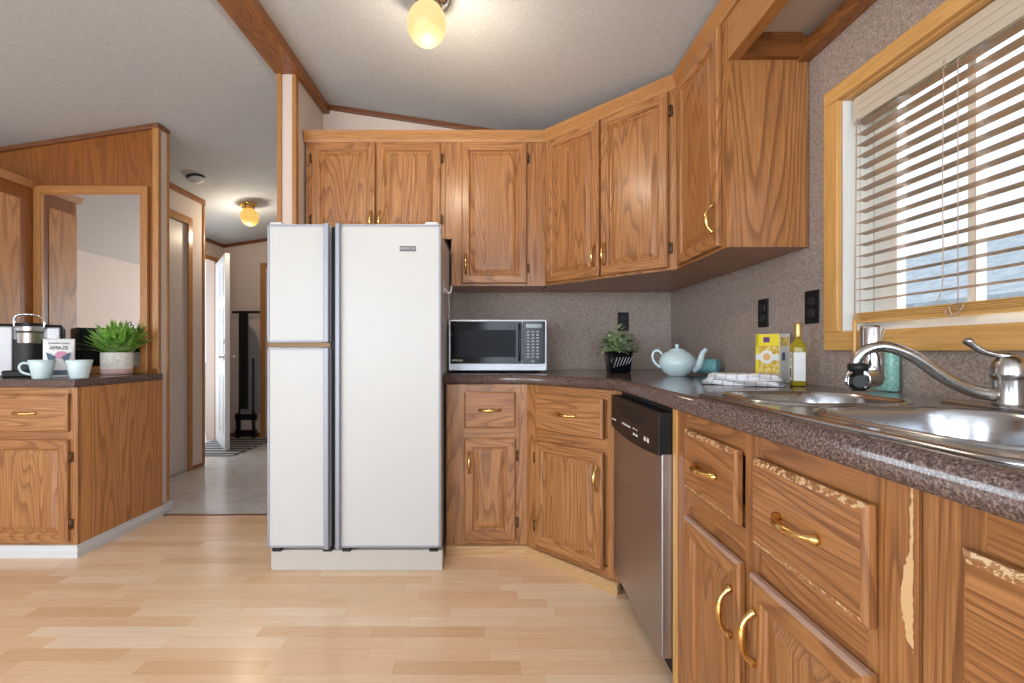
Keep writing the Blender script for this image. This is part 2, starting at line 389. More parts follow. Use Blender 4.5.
# hall: left wall with closed door, end wall, outside wall with the open door
HX = -2.66
m = MB(); m.box(HX-0.1, HX, 2.985, 3.15, 0, 2.45); m.box(HX-0.1, HX, 3.15, 3.93, 2.14, 2.45); m.box(HX-0.1, HX, 3.93, 4.15, 0, 2.45)
m.box(-3.28, HX-0.1, 4.05, 4.15, 0, 2.45)
struct(m.build('wall_hall', BEIGE))
m = MB(); m.box(HX-0.005, HX+0.012, 4.135, 4.158, 0, 2.38); m.box(HX, HX+0.014, 3.93, 3.985, 0, 2.20); m.box(HX, HX+0.014, 3.10, 3.15, 0, 2.20); m.box(HX, HX+0.014, 3.15, 3.93, 2.14, 2.20)
struct(m.build('trim_7', TRIMV, bevel=0.003))
m = MB(); m.box(HX, HX+0.016, 2.99, 4.16, zl(HX)-0.045, zl(HX)+0.005); m.box(HX, HX+0.01, 3.985, 4.15, 0, 0.03)
struct(m.build('trim_8', BEAM, bevel=0.003))
root = bpy.data.objects.new('door_1', None); C.objects.link(root); struct(root)
m = MB(); m.box(HX-0.05, HX-0.012, 3.155, 3.925, 0.012, 2.135); struct(m.build('door_panel', mat('closed_door_paint', (0.60, 0.53, 0.49), 0.4), root, bevel=0.002))
m = MB(); m.lathe([(0.0, 0), (0.02, 0.0), (0.012, 0.01), (0.012, 0.03), (0.026, 0.042), (0.026, 0.055), (0.0, 0.065)], M=Matrix.Translation((HX-0.012, 3.22, 0.95)) @ Matrix.Rotation(pi/2, 4, 'Y'), seg=14)
struct(m.build('door_handle', BRASS, root))
m = MB(); m.box(-3.38, -3.28, 4.05, 4.45, 0, 2.45); m.box(-3.38, -3.28, 5.32, 5.6, 0, 2.45); m.box(-3.38, -3.28, 4.45, 5.32, 2.08, 2.45)
struct(m.build('wall_outside', ROSE))
m = MB(); m.box(-3.28, -3.265, 5.32, 5.37, 0, 2.13); m.box(-3.28, -3.265, 4.40, 4.45, 0, 2.13); m.box(-3.28, -3.265, 4.45, 5.32, 2.08, 2.13)
struct(m.build('trim_9', TRIMV))
m = MB(); m.box(-3.38, -1.12, 5.5, 5.6, 0, 2.66); struct(m.build('wall_far', ROSE))
m = MB(); m.prism([(-3.28, zl(-3.28)-0.035), (-1.22, zl(-1.22)-0.035), (-1.22, zl(-1.22)), (-3.28, zl(-3.28))], 5.48, 5.5, axis='y')
m.box(-3.28, -3.26, 4.15, 5.5, zl(-3.28)-0.035, zl(-3.28))
struct(m.build('trim_10', BEAMX))
m = MB(); m.box(-2.83, -2.765, 5.482, 5.5, 0, 2.10); m.box(-2.765, -1.95, 5.482, 5.5, 2.035, 2.10); m.box(-1.95, -1.885, 5.482, 5.5, 0, 2.10)
struct(m.build('trim_11', TRIMV, bevel=0.003))
m = MB(); m.box(-3.26, -2.83, 5.485, 5.5, 0, 0.05); struct(m.build('baseboard_far', BEAMX))
root = bpy.data.objects.new('door_2', None); C.objects.link(root); struct(root)
m = MB(); m.box(-2.765, -1.95, 5.487, 5.5, 0.01, 2.035); struct(m.build('door_panel', mat('far_door_paint', (0.55, 0.47, 0.42), 0.4), root))
# open outside door, white six panel, hinged at the far side of the opening
root = bpy.data.objects.new('door_3', None); C.objects.link(root); struct(root)
root.location = (-3.262, 5.31, 0); root.rotation_euler = (0, 0, math.atan2(4.71-5.31, -2.80+3.262))
m = MB(); m.box(0, 0.79, 0, 0.044, 0.012, 2.05)
for x0, x1 in ((0.10, 0.36), (0.43, 0.69)):
    for z0, z1 in ((0.16, 0.78), (0.93, 1.50), (1.60, 1.92)):
        for q in ((x0, x1, z0, z0+0.014), (x0, x1, z1-0.014, z1), (x0, x0+0.014, z0, z1), (x1-0.014, x1, z0, z1)):
            m.box(q[0], q[1], -0.003, 0.001, q[2], q[3])
        m.box(x0+0.05, x1-0.05, -0.003, 0.001, z0+0.05, z1-0.05)
struct(m.build('door_panel', DOORW, root, bevel=0.002))
for sy in (-1, 1):
    m = MB(); M = Matrix.Translation((0.73, 0.0 if sy < 0 else 0.044, 0.98)) @ Matrix.Rotation(-sy*pi/2, 4, 'X')
    m.lathe([(0.0, 0), (0.03, 0.0), (0.028, 0.008), (0.012, 0.012), (0.012, 0.04), (0.0, 0.045)], M=M, seg=14)
    m.tube([(0.73, sy*0.04+0.022*(1+sy), 0.98), (0.68, sy*0.045+0.022*(1+sy), 0.985), (0.62, sy*0.04+0.022*(1+sy), 0.98)], [0.011, 0.009, 0.008])
    struct(m.build('door_handle', CHROME, root))
m = MB(); m.lathe([(0.0, 0), (0.026, 0.0), (0.024, 0.012), (0.0, 0.014)], M=Matrix.Translation((0.73, 0, 1.14)) @ Matrix.Rotation(pi/2, 4, 'X'), seg=14)
struct(m.build('deadbolt', CHROME, root))
# white baseboard around the left counter unit
m = MB(); sweep(m, [(-2.12+0.0, 2.9), (-2.12, 2.308), (-4.5, 2.308)], [(0, 0), (0, 0.062)][:0] or [(0.0, 0.0), (-0.014, 0.0), (-0.014, 0.035), (-0.009, 0.045), (-0.007, 0.06), (0.0, 0.062)])
m.box(PX-0.0, PX+0.022, 2.888, 2.998, 0, 0.062)
struct(m.build('baseboard_left', WHITE))

# ------------------------------------------------------------------ cupboard hardware and fronts
def bow_pull(parent, x, z, vertical=True, y=-0.02, L=0.052, name='handle'):
    pts = [(-1.12, 0.001), (-1.0, 0.004), (-0.88, 0.010), (-0.74, 0.019), (-0.5, 0.0255), (-0.2, 0.028), (0.2, 0.028), (0.5, 0.0255), (0.74, 0.019), (0.88, 0.010), (1.0, 0.004), (1.12, 0.001)]
    rad = [0.0045, 0.0095, 0.0070, 0.0055, 0.0058, 0.0080, 0.0080, 0.0058, 0.0055, 0.0070, 0.0095, 0.0045]
    P = []
    for u, o in pts:
        P.append((x, y-o, z+u*L) if vertical else (x+u*L, y-o, z))
    m = MB(); m.tube(P, rad, 10)
    return m.build(name, BRASS, parent)
def hinge(parent, x, z, y=-0.006):
    m = MB(); m.box(x-0.009, x+0.009, y-0.002, y+0.006, z-0.024, z+0.024); m.tube([(x, y-0.003, z-0.026), (x, y-0.003, z+0.026)], 0.0045, 8)
    return m.build('hinge', BRONZE, parent)
def rings_front(x0, x1, z0, z1, prof, kinds):
    m = MB(); R = []
    for i, y in prof:
        R.append([Vector((x0+i, y, z0+i)), Vector((x1-i, y, z0+i)), Vector((x1-i, y, z1-i)), Vector((x0+i, y, z1-i))])
    for k, (a, b) in enumerate(zip(R, R[1:])):
        for s_ in range(4):
            t = (s_+1) % 4
            mi = kinds[k][0] if s_ in (0, 2) else kinds[k][1]
            m.face([a[s_], a[t], b[t], b[s_]], mi)
    m.face(R[-1], kinds[-1][0]); m.face(R[0][::-1], 0)
    return m
def door(parent, x0, x1, z0, z1, handle=None, hinges=None, worn=False, name='door', fw=0.052):
    prof = [(0.005, 0), (0.004, -0.0035), (0, -0.0045), (0, -0.0145), (0.0045, -0.019), (0.007, -0.02), (fw-0.010, -0.02), (fw-0.004, -0.0165), (fw, -0.009), (fw+0.006, -0.0085), (fw+0.028, -0.0165)]
    H = 2 if worn else 1  # on doors: edge rings take the oak with painted window sheen
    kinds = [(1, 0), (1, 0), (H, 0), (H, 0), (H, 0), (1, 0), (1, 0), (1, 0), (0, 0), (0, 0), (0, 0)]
    o = rings_front(x0, x1, z0, z1, prof, kinds).build(name, [OV, OH, OSHEEN], parent)
    if handle == 'l': bow_pull(o, x0+0.026, None or (z0+0.11 if z0 > 1.2 else z1-0.12))
    if handle == 'r': bow_pull(o, x1-0.026, (z0+0.11 if z0 > 1.2 else z1-0.12))
    if hinges:
        hx = x0-0.008 if hinges == 'l' else x1+0.008
        for z in (z0+0.09, z1-0.09): hinge(o, hx, z)
    return o
def drawer(parent, x0, x1, z0, z1, worn=False):
    prof = [(0.005, 0.0), (0.004, -0.0035), (0, -0.0045), (0, -0.014), (0.0055, -0.0185), (0.008, -0.02), (0.009, -0.0202), (0.0115, -0.0202)]
    H = 2 if worn else 0
    o = rings_front(x0, x1, z0, z1, prof, [(0, 1), (0, 1), (0, 1), (H, 1), (H, 1), (H, 1), (H, 0), (0, 0)]).build('drawer', [OH, OV, OW], parent)
    bow_pull(o, (x0+x1)/2, (z0+z1)/2, vertical=False)
    return o
def frame(parent, rects):                                 # rects: (x0,x1,z0,z1,'v'/'h')
    m = MB()
    for x0, x1, z0, z1, k in rects: m.box(x0, x1, 0 if k == 'v' else 0.0006, 0.019, z0, z1, 0 if k == 'v' else 1)
    return m.build('face_frame', [OV, OH], parent, weld=False)
def locals_of(root, pts):
    M = (Matrix.Translation(root.location) @ root.rotation_euler.to_matrix().to_4x4()).inverted()
    return [tuple((M @ Vector((x, y, 0)))[:2]) for x, y in pts]
R90 = -pi/2
BZ0, BZ1, UZ0, UZ1 = 0.05, 0.875, 1.425, 2.30
D_A = (0.165, 2.34); D_B = (0.545, 1.955); DANG = math.atan2(D_B[1]-D_A[1], D_B[0]-D_A[0]); DLEN = math.dist(D_A, D_B)
# base unit under the microwave
r = thing('base_cabinet', 'narrow oak base cabinet under the microwave, one drawer over one door', 'cabinet', (-0.25, 2.34, 0))
W = 0.415
MB().box(0, W-0.001, 0.019, 0.61, BZ0, BZ1-0.002).build('body', OSIDE, r)
frame(r, [(0, 0.10, BZ0, BZ1-0.002, 'v'), (W-0.065, W, BZ0, BZ1-0.002, 'v'), (0.10, W-0.065, 0.83, BZ1-0.002, 'h'), (0.10, W-0.065, 0.585, 0.66, 'h'), (0.10, W-0.065, BZ0, 0.09, 'h')])
drawer(r, 0.092, 0.355, 0.652, 0.836); door(r, 0.092, 0.355, 0.076, 0.598, 'l', 'r')
# diagonal corner unit
r = thing('base_cabinet', 'angled oak corner base cabinet between the microwave counter and the dishwasher', 'cabinet', (*D_A, 0), DANG)
pl = locals_of(r, [D_A, D_B, (1.14, 1.955), (1.14, 2.955), (0.168, 2.955)])
pl[0] = (pl[0][0]+0.002, 0.019); pl[1] = (pl[1][0]-0.002, 0.019)
MB().prism([tuple(p) for p in pl], BZ0, BZ1-0.002).build('body', OSIDE, r)
frame(r, [(0, 0.075, BZ0, BZ1-0.002, 'v'), (DLEN-0.07, DLEN, BZ0, BZ1-0.002, 'v'), (0.075, DLEN-0.07, 0.83, BZ1-0.002, 'h'), (0.075, DLEN-0.07, 0.585, 0.66, 'h'), (0.075, DLEN-0.07, BZ0, 0.09, 'h')])
drawer(r, 0.066, 0.455, 0.652, 0.836); door(r, 0.066, 0.455, 0.076, 0.598, 'r', 'l')
# sink run
Y0 = 1.385
r = thing('base_cabinet', 'oak sink base cabinet with two worn drawers over two doors, beside the dishwasher', 'cabinet', (0.545, Y0, 0), R90)
L = Y0-0.585
MB().box(0, L, 0.019, 0.595, 0.10, 0.70).build('body', OSIDE, r)
frame(r, [(0.0, 0.10, 0.0, BZ1-0.002, 'v'), (0.395, 0.455, 0.0, BZ1-0.002, 'v'), (0.72, L, 0.0, BZ1-0.002, 'v')] +
      [(a, b, z0, z1, 'h') for a, b in ((0.10, 0.395), (0.455, 0.72)) for z0, z1 in ((0.82, BZ1-0.002), (0.575, 0.66), (0.0, 0.12))])
def YX(y): return Y0-y
drawer(r, YX(1.27), YX(0.995), 0.667, 0.83, True); drawer(r, YX(0.935), YX(0.645), 0.653, 0.83, True)
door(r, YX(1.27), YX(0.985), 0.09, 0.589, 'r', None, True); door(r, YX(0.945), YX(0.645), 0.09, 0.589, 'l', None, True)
# pale scraped strip down the stile near the joint
random.seed(3); m = MB(); ed = []
n = 40
for i in range(n+1):
    t = i/n; z = 0.870-0.215*t
    wdt = 0.005+0.004*random.random()+0.013*max(0, sin(pi*min(1, max(0, (t-0.38)/0.62))))**0.8
    ed.append((wdt*(1 if t < 0.96 else 0.3), 0.002+0.002*random.random(), z))
xr = L-0.004
for (w0, e0, z0), (w1, e1, z1) in zip(ed, ed[1:]): m.face([(xr-w0, -0.0008, z0), (xr-e0, -0.0008, z0), (xr-e1, -0.0008, z1), (xr-w1, -0.0008, z1)])
lab(m.build('scraped_patch', mat('bare_wood', (0.72, 0.47, 0.24), 0.6), r), 'pale scraped strip of bare wood')
m = MB(); m.box(0.0, 0.028, -0.004, 0.0, 0.0, BZ1-0.004); m.build('edge_strip', PINEV, r)
r = thing('base_cabinet', 'oak base cabinet right of the sink front, nearest to the camera', 'cabinet', (0.545, 0.579, 0), R90)
MB().box(0, 1.1, 0.019, 0.595, 0.10, 0.70).build('body', OSIDE, r)
frame(r, [(0.0, 0.075, 0.0, BZ1-0.002, 'v'), (0.50, 0.56, 0, BZ1-0.002, 'v'), (1.04, 1.1, 0, BZ1-0.002, 'v')] + [(a, b, z0, z1, 'h') for a, b in ((0.075, 0.5), (0.56, 1.04)) for z0, z1 in ((0.82, BZ1-0.002), (0.60, 0.66), (0.0, 0.12))])
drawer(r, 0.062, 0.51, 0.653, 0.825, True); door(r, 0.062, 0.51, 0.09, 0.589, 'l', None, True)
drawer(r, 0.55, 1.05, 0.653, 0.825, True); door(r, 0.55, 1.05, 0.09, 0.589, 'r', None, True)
# toe boards
m = MB(); sweep(m, [(-0.25, 2.325), (0.159, 2.325), (0.530, 1.949)], [(0.0, 0), (0.012, 0), (0.012, 0.042), (0.006, 0.05), (-0.014, 0.05), (-0.014, 0)])
tb = m.build('trim_12', TOE); struct(tb)

# dishwasher
r = thing('dishwasher', 'stainless steel dishwasher with a black control panel', 'dishwasher', (0.545, 1.952, 0), R90)
DW = 0.562
MB().box(0.004, DW, 0.0, 0.58, 0.10, 0.868).build('tub_housing', DGREY, r)
MB().box(0.003, DW, -0.036, -0.001, 0.105, 0.735).build('door', DWS, r, bevel=0.004)
pts = [(0.0, 0.86), (0.0, 0.727)]
for k in range(1, 12): t = k/12; pts.append((DW*t, 0.727-0.016*4*t*(1-t)))
pts += [(DW, 0.727), (DW, 0.86)]
m = MB(); m.prism(pts, -0.046, -0.002, axis='y'); cp = m.build('control_panel', BLACK, r, bevel=0.003)
m = MB(); pts = [(0.10+0.34*k/14, 0.815-0.030*sqrt(max(0, 1-(2*k/14-1)**2))) for k in range(15)]
m.prism([(0.10, 0.835)]+pts+[(0.44, 0.835)], -0.0475, -0.044, axis='y'); m.build('handle_pocket', mat('pocket_black', (0.003, 0.003, 0.003), 0.6), cp)
LG = [(0.17+0.028*k, 0.19+0.028*k, 0.762, 0.768) for k in range(4)]+[(0.31+0.03*k, 0.328+0.03*k, 0.745, 0.752) for k in range(2)]+[(0.31+0.03*k, 0.326+0.03*k, 0.766, 0.770) for k in range(2)]+[(0.43+0.03*k, 0.446+0.03*k, 0.748, 0.762) for k in range(2)]+[(0.02, 0.075, 0.758, 0.763)]
for a, b, c_, d_ in LG: MB().box(a, b, -0.0475, -0.045, c_, d_).build('button_legend', LEGEND, cp)
MB().box(0.01, DW-0.005, 0.03, 0.05, 0.0, 0.10).build('toe_kick', BLACK, r)

# ------------------------------------------------------------------ wall cupboards
FY = 2.66
r = thing('wall_cabinet', 'short two-door oak wall cabinet above the refrigerator', 'cabinet', (-1.105, FY, 0))
W = 1.105-0.292; MB().box(0, W, 0.019, 0.295, 1.70, UZ1).build('body', OSIDE, r)
frame(r, [(0, 0.045, 1.70, UZ1, 'v'), (0.38, 0.43, 1.70, UZ1, 'v'), (W-0.06, W, 1.70, UZ1, 'v'), (0.045, W-0.06, 2.24, UZ1, 'h'), (0.045, W-0.06, 1.70, 1.75, 'h')])
door(r, 0.038, 0.406, 1.72, 2.258, None, 'l'); door(r, 0.416, 0.788, 1.72, 2.258, None, 'r')
bow_pull(r.children[-2], 0.385, 1.80); bow_pull(r.children[-1], 0.437, 1.80)
r = thing('wall_cabinet', 'tall single-door oak wall cabinet above the microwave', 'cabinet', (-0.29, FY, 0))
W = 0.582; MB().box(0.035, W, 0.019, 0.295, UZ0, UZ1).build('body', OSIDE, r)
frame(r, [(0.0, 0.105, 1.70, UZ1, 'v'), (0.036, 0.105, UZ0, 1.70, 'v'), (W-0.115, W, UZ0, UZ1, 'v'), (0.105, W-0.115, 2.24, UZ1, 'h'), (0.105, W-0.115, UZ0, 1.46, 'h')])
door(r, 0.095, 0.475, 1.437, 2.258, 'l', 'r')
# diagonal corner
U_A = (0.292, FY); U_B = (0.845, 2.11); UANG = math.atan2(U_B[1]-U_A[1], U_B[0]-U_A[0]); ULEN = math.dist(U_A, U_B)
r = thing('wall_cabinet', 'angled corner oak wall cabinet with two tall doors above the teapot', 'cabinet', (*U_A, 0), UANG)
pl = locals_of(r, [U_A, U_B, (1.14, 2.11), (1.14, 2.955), (0.294, 2.955)]); pl[0] = (0.003, 0.019); pl[1] = (ULEN-0.003, 0.019)
MB().prism([tuple(p) for p in pl], UZ0, UZ1).build('body', OSIDE, r)
frame(r, [(0, 0.04, UZ0, UZ1, 'v'), (ULEN-0.045, ULEN, UZ0, UZ1, 'v'), (0.355, 0.40, UZ0, UZ1, 'v'), (0.04, ULEN-0.045, 2.24, UZ1, 'h'), (0.04, ULEN-0.045, UZ0, 1.455, 'h')])
door(r, 0.018, 0.372, 1.437, 2.258, 'r', None); door(r, 0.382, 0.742, 1.437, 2.258, 'l', 'r')
# right run single
r = thing('wall_cabinet', 'single-door oak wall cabinet beside the window, its broad side panel facing the room', 'cabinet', (0.845, 2.108, 0), R90)
W = 2.108-1.655; MB().box(0.0, W, 0.019, 0.295, UZ0, UZ1-0.005).build('body', OSIDE, r)
frame(r, [(0, 0.04, UZ0, UZ1, 'v'), (W-0.05, W, UZ0, UZ1, 'v'), (0.04, W-0.05, 2.24, UZ1, 'h'), (0.04, W-0.05, UZ0, 1.455, 'h')])
door(r, 0.03, 0.415, 1.437, 2.258, 'r', None)
# crown
m = MB(); sweep(m, [(-1.112, FY), (0.292, FY), (0.845, 2.11), (0.845, -0.4)], [(0, 2.262), (0.006, 2.262), (0.009, 2.282), (0.020, 2.300), (0.024, 2.306), (0.026, 2.325), (-0.01, 2.325), (-0.01, 2.3), (0, 2.3)])
struct(m.build('trim_13', TRIMX))
# light box over the sink window
m = MB(); m.box(0.846, 0.866, -0.4, 1.653, 2.1182, 2.30, 0); m.box(0.8455, 0.888, -0.4, 1.6535, 2.105, 2.118, 0)
m.box(0.8882, 1.0998, 1.63, 1.653, 2.105, 2.19, 1); m.box(1.10, 1.143, -0.4, 1.653, 2.097, 2.15, 3)
m.box(0.8662, 1.143, -0.4, 1.653, 2.1902, 2.20, 2)
struct(m.build('trim_14', [TRIMY, oak('soffit_board_wood', 'x', light=(0.33, 0.125, 0.03), mid=(0.25, 0.085, 0.02), dark=(0.12, 0.035, 0.008)), mat('soffit_panel', (0.55, 0.47, 0.42), 0.7), BEAM]))

# ------------------------------------------------------------------ counter
NOSE = [(-0.263, 2.31), (0.153, 2.31), (0.515, 1.943), (0.515, -0.52)]
prof = [(-0.022, 0.925), (-0.010, 0.9235), (-0.003, 0.918), (0.0, 0.909), (0.001, 0.90), (0.0, 0.89), (-0.004, 0.881), (-0.012, 0.876), (-0.022, 0.875)]
m = MB(); offs = [[(*q, z) for q in offset_path(NOSE, d)] for d, z in prof]
m.loops([[Vector(offs[k][i]) for k in range(len(prof))] for i in range(4)], 0, smooth=True, cap0=True, cap1=True, closed=False)
inner = [tuple(q) for q in offset_path(NOSE, -0.022)]
outer = inner + [(XW, -0.52), (XW, YW), (-0.263, YW)]
SH = rrect(0.578, 1.083, 0.482, 1.282, 0.06)
m.holed(outer, [SH], 0.925); m.holed(outer, [SH], 0.875)
m.loops([[Vector((*p, z)) for p in SH] for z in (0.875, 0.925)], 0, smooth=False, cap0=False, cap1=False)
m.face([(-0.263, inner[0][1], 0.875), (-0.263, YW, 0.875), (-0.263, YW, 0.925), (-0.263, inner[0][1], 0.925)])
tag(m.build('countertop', COUNTER), 'long brown speckled laminate countertop wrapping the corner and holding the sink', 'countertop')

# sink
r = thing('kitchen_sink', 'double bowl stainless steel sink set into the brown countertop', 'sink', (0.83, 0.88, 0.925))
def sh(p): return (p[0]-0.83, p[1]-0.88)
OUT = [sh(p) for p in rrect(0.555, 1.108, 0.458, 1.302, 0.075, 10)]
OUT2 = [sh(p) for p in rrect(0.561, 1.102, 0.464, 1.296, 0.070, 10)]
B = [(0.590, 0.955, 0.965, 1.275), (0.590, 0.955, 0.500, 0.925)]
bl = [[sh(p) for p in rrect(*b, 0.115, 10)] for b in B]
m = MB(); m.loops([[Vector((*p, z)) for p in o_] for o_, z in ((OUT, 0.0005), (OUT, 0.003), (OUT2, 0.0065))], smooth=True, cap0=False, cap1=False)
m.holed(OUT2, bl, 0.0065); m.build('rim', STEEL, r)
for (x0, x1, y0, y1), nm in zip(B, ('far', 'near')):
    rings = []
    for ins, z, rr_ in ((0, 0.0065, 0.115), (0.0015, 0.0105, 0.114), (0.0045, 0.0115, 0.112), (0.008, 0.008, 0.110), (0.011, -0.004, 0.108), (0.015, -0.03, 0.105), (0.024, -0.12, 0.10), (0.035, -0.155, 0.09), (0.06, -0.17, 0.075), (0.14, -0.176, 0.02)):
        rings.append([Vector((*sh(p), z)) for p in rrect(x0+ins, x1-ins, y0+ins, y1-ins, rr_, 10)])
    m = MB(); m.loops(rings, smooth=True, cap0=False, cap1=True); b = m.build('bowl', STEEL, r, recalc=False)
    m = MB(); m.lathe([(0.0, -0.002), (0.042, -0.002), (0.044, 0.003), (0.034, 0.004), (0.03, 0.0), (0.0, 0.0)], c=(*sh(((x0+x1)/2, (y0+y1)/2)), -0.1745), seg=20); m.build('drain', CHROME, b)

# faucet
fx, fy = 1.038, 0.918
r = thing('faucet', 'brushed nickel single lever kitchen faucet with an arched spout', 'faucet', (fx, fy, 0.9315))
m = MB(); m.loops([[Vector((p[0], p[1], z)) for p in rrect(-0.03+i, 0.03-i, -0.13+i, 0.13-i, 0.028)] for i, z in ((0, 0), (0, 0.004), (0.003, 0.0065))]); m.build('base_plate', NICKEL, r)
m = MB(); m.lathe([(0.026, 0.004), (0.0245, 0.012), (0.024, 0.055), (0.0245, 0.057), (0.0245, 0.060), (0.0265, 0.062), (0.0285, 0.066), (0.0285, 0.072), (0.0275, 0.085), (0.024, 0.097), (0.017, 0.105), (0.008, 0.107)], seg=32); m.build('body', NICKEL, r)
P = spline([(-0.018, 0.008, 0.026), (-0.055, 0.02, 0.035), (-0.10, 0.03, 0.060), (-0.150, 0.042, 0.102), (-0.185, 0.052, 0.121), (-0.21, 0.060, 0.126), (-0.235, 0.069, 0.117), (-0.248, 0.075, 0.098), (-0.25, 0.078, 0.075)], 6)
m = MB(); n = len(P); m.tube(P, [0.0135-0.003*i/n for i in range(n)], 16); m.build('spout', NICKEL, r)
m = MB(); P = spline([(0.01, 0, 0.104), (-0.014, 0.006, 0.108), (-0.034, 0.014, 0.114), (-0.050, 0.020, 0.126), (-0.062, 0.026, 0.141)], 5); n = len(P)
m.tube(P, [0.0125, 0.013, 0.013, 0.012, 0.011]+[0.009]*(n-10)+[0.0095, 0.010, 0.011, 0.0115, 0.008], 14, flat=0.7); m.build('lever', NICKEL, r)
# filter on the spout
sx_, sy_ = fx-0.246, fy+0.075
r = thing('water_filter', 'chrome tap water filter canister clipped onto the end of the spout', 'water filter', (sx_, sy_, 0.9315))
m = MB(); m.lathe([(0.0, 0.058), (0.021, 0.058), (0.022, 0.062), (0.022, 0.168), (0.020, 0.174), (0.0, 0.176)], c=(0.072, 0.050, 0), seg=24); m.build('canister', CHROME, r)
m = MB(); m.tube([(-0.006, -0.006, 0.055), (0.072, 0.05, 0.055)], 0.024, 20); m.build('valve_body', NICKEL, r, bevel=0.002)
m = MB(); m.lathe([(0.013, 0.030), (0.0165, 0.034), (0.0165, 0.048), (0.0155, 0.072), (0.019, 0.076), (0.019, 0.088), (0.013, 0.090)], seg=20); m.build('collar', BLACK, r)
m = MB(); m.tube([(-0.008, -0.012, 0.052), (-0.022, -0.034, 0.052)], [0.015, 0.013], 16); m.build('nozzle', BLACK, r)
m = MB(); m.tube(spline([(-0.018, -0.008, 0.072), (-0.034, -0.012, 0.06), (-0.034, -0.012, 0.044), (-0.018, -0.008, 0.032)], 4), 0.003, 8); m.build('clip', CHROME, r)

# teal textured glass
m = MB(); GT = speckle('teal_glass', [(0.16, 0.38, 0.33), (0.25, 0.52, 0.46), (0.42, 0.70, 0.64)], 160, 0.25, 0.5)
m.loops([[Vector((p[0], p[1], z)) for p in rrect(-0.015+i, 0.015-i, -0.042+i, 0.042-i, 0.010)] for i, z in ((0.004, 0), (0, 0.005), (0, 0.12), (0.003, 0.128), (0.006, 0.128), (0.007, 0.02))], smooth=True)
o = m.build('sponge_holder', GT); o.location = (1.118, 1.31, 0.9325)
tag(o, 'teal textured glass sponge holder behind the spout against the wall', 'holder')

# ------------------------------------------------------------------ sink window, blind, outside
root = bpy.data.objects.new('window_1', None); C.objects.link(root); struct(root)
m = MB(); cw = 0.062
for z0, z1, y0, y1, mi in ((WZ0, WZ1, WY1, WY1+cw, 0), (WZ0, WZ1, WY0-cw, WY0, 0), (WZ1, WZ1+cw*0.8, WY0-cw, WY1+cw, 1), (WZ0-cw, WZ0, WY0-cw, WY1+cw, 1)):
    m.box(XW-0.018, XW-0.0005, y0, y1, z0, z1, mi)
struct(m.build('casing', [PINEV, PINEY], root, bevel=0.003))
m = MB(); m.box(XW, X1, WY0, WY1, WZ1-0.006, WZ1+0.0, 0); m.box(XW, X1, WY0, WY1, WZ0, WZ0+0.006, 1); m.box(XW, X1, WY1-0.005, WY1, WZ0+0.0061, WZ1-0.0061, 1); m.box(XW, X1, WY0, WY0+0.005, WZ0+0.0061, WZ1-0.0061, 1)
struct(m.build('jamb', [PINEY, VINW], root))
m = MB(); gx = XW+0.10
def vb(y0, y1, z0, z1, d=0.03): m.box(gx, gx+d, y0, y1, z0, z1)
vb(WY1-0.05, WY1-0.006, WZ0+0.031, WZ1-0.051); vb(WY0+0.006, WY0+0.05, WZ0+0.031, WZ1-0.051); vb(WY0+0.006, WY1-0.006, WZ0+0.0065, WZ0+0.03, 0.04); vb(WY0+0.006, WY1-0.006, WZ1-0.05, WZ1-0.007)
m.box(gx-0.008, gx+0.02, WY1-0.10, WY1-0.049, WZ0+0.032, WZ1-0.03); m.box(gx-0.010, gx+0.018, 1.168, 1.190, WZ0+0.032, WZ1-0.03); m.box(gx-0.006, gx+0.018, 1.191, WY1-0.101, WZ0+0.032, WZ0+0.045)
struct(m.build('sash', VINW, root, bevel=0.002))
m = MB(); m.box(gx+0.008, gx+0.011, WY0+0.04, WY1-0.06, WZ0+0.02, WZ1-0.04); struct(m.build('pane', GLASS, root))

bx = XW+0.042                                            # blind centre plane
r = thing('window_blind', 'wooden slat blind half open in front of the sink window', 'blind', (bx, 1.0, 0))
y0, y1 = WY0+0.02-1.0, WY1-0.022-1.0
m = MB(); m.box(-0.016, 0.022, y0, y1, 1.832, 1.866); m.build('headrail', VINW, r)
m = MB()
for zt, dx in ((1.866, 0.0), (1.840, -0.001), (1.814, -0.002)):
    m.prism([(-0.020+dx, zt), (-0.024+dx, zt-0.027), (-0.022+dx, zt-0.028), (-0.018+dx, zt)], y0, y1, axis='y')
m.build('valance', mat('valance_cream', (0.60, 0.52, 0.42), 0.4), r, bevel=0.002)
ps = 0.0358; z = 1.783; zs = []
while z > 1.185: zs.append(z); z -= ps
slat_me = None
for z in zs:
    if slat_me is None:
        m = MB(); pr = [(-0.018, -0.0006), (-0.009, 0.0008), (0, 0.0012), (0.009, 0.0008), (0.018, -0.0006), (0.018, -0.0024), (0.009, -0.0010), (0, -0.0006), (-0.009, -0.0010), (-0.018, -0.0024)]
        m.prism([(a, b) for a, b in pr], y0, y1, axis='y'); o = m.build('slat', SLAT, r); slat_me = o.data; o.location.z = z
    else:
        o = bpy.data.objects.new('slat', slat_me); C.objects.link(o); o.parent = r; o.location.z = z
m = MB()
for k in range(5): m.box(-0.020, 0.020, y0, y1, 1.143+k*0.0055, 1.1472+k*0.0055)
m.box(-0.021, 0.021, y0, y1, 1.136, 1.1425)
m.build('bottom_rail', PINEY, r)
CORD = mat('blind_cord', (0.50, 0.36, 0.26), 0.7)
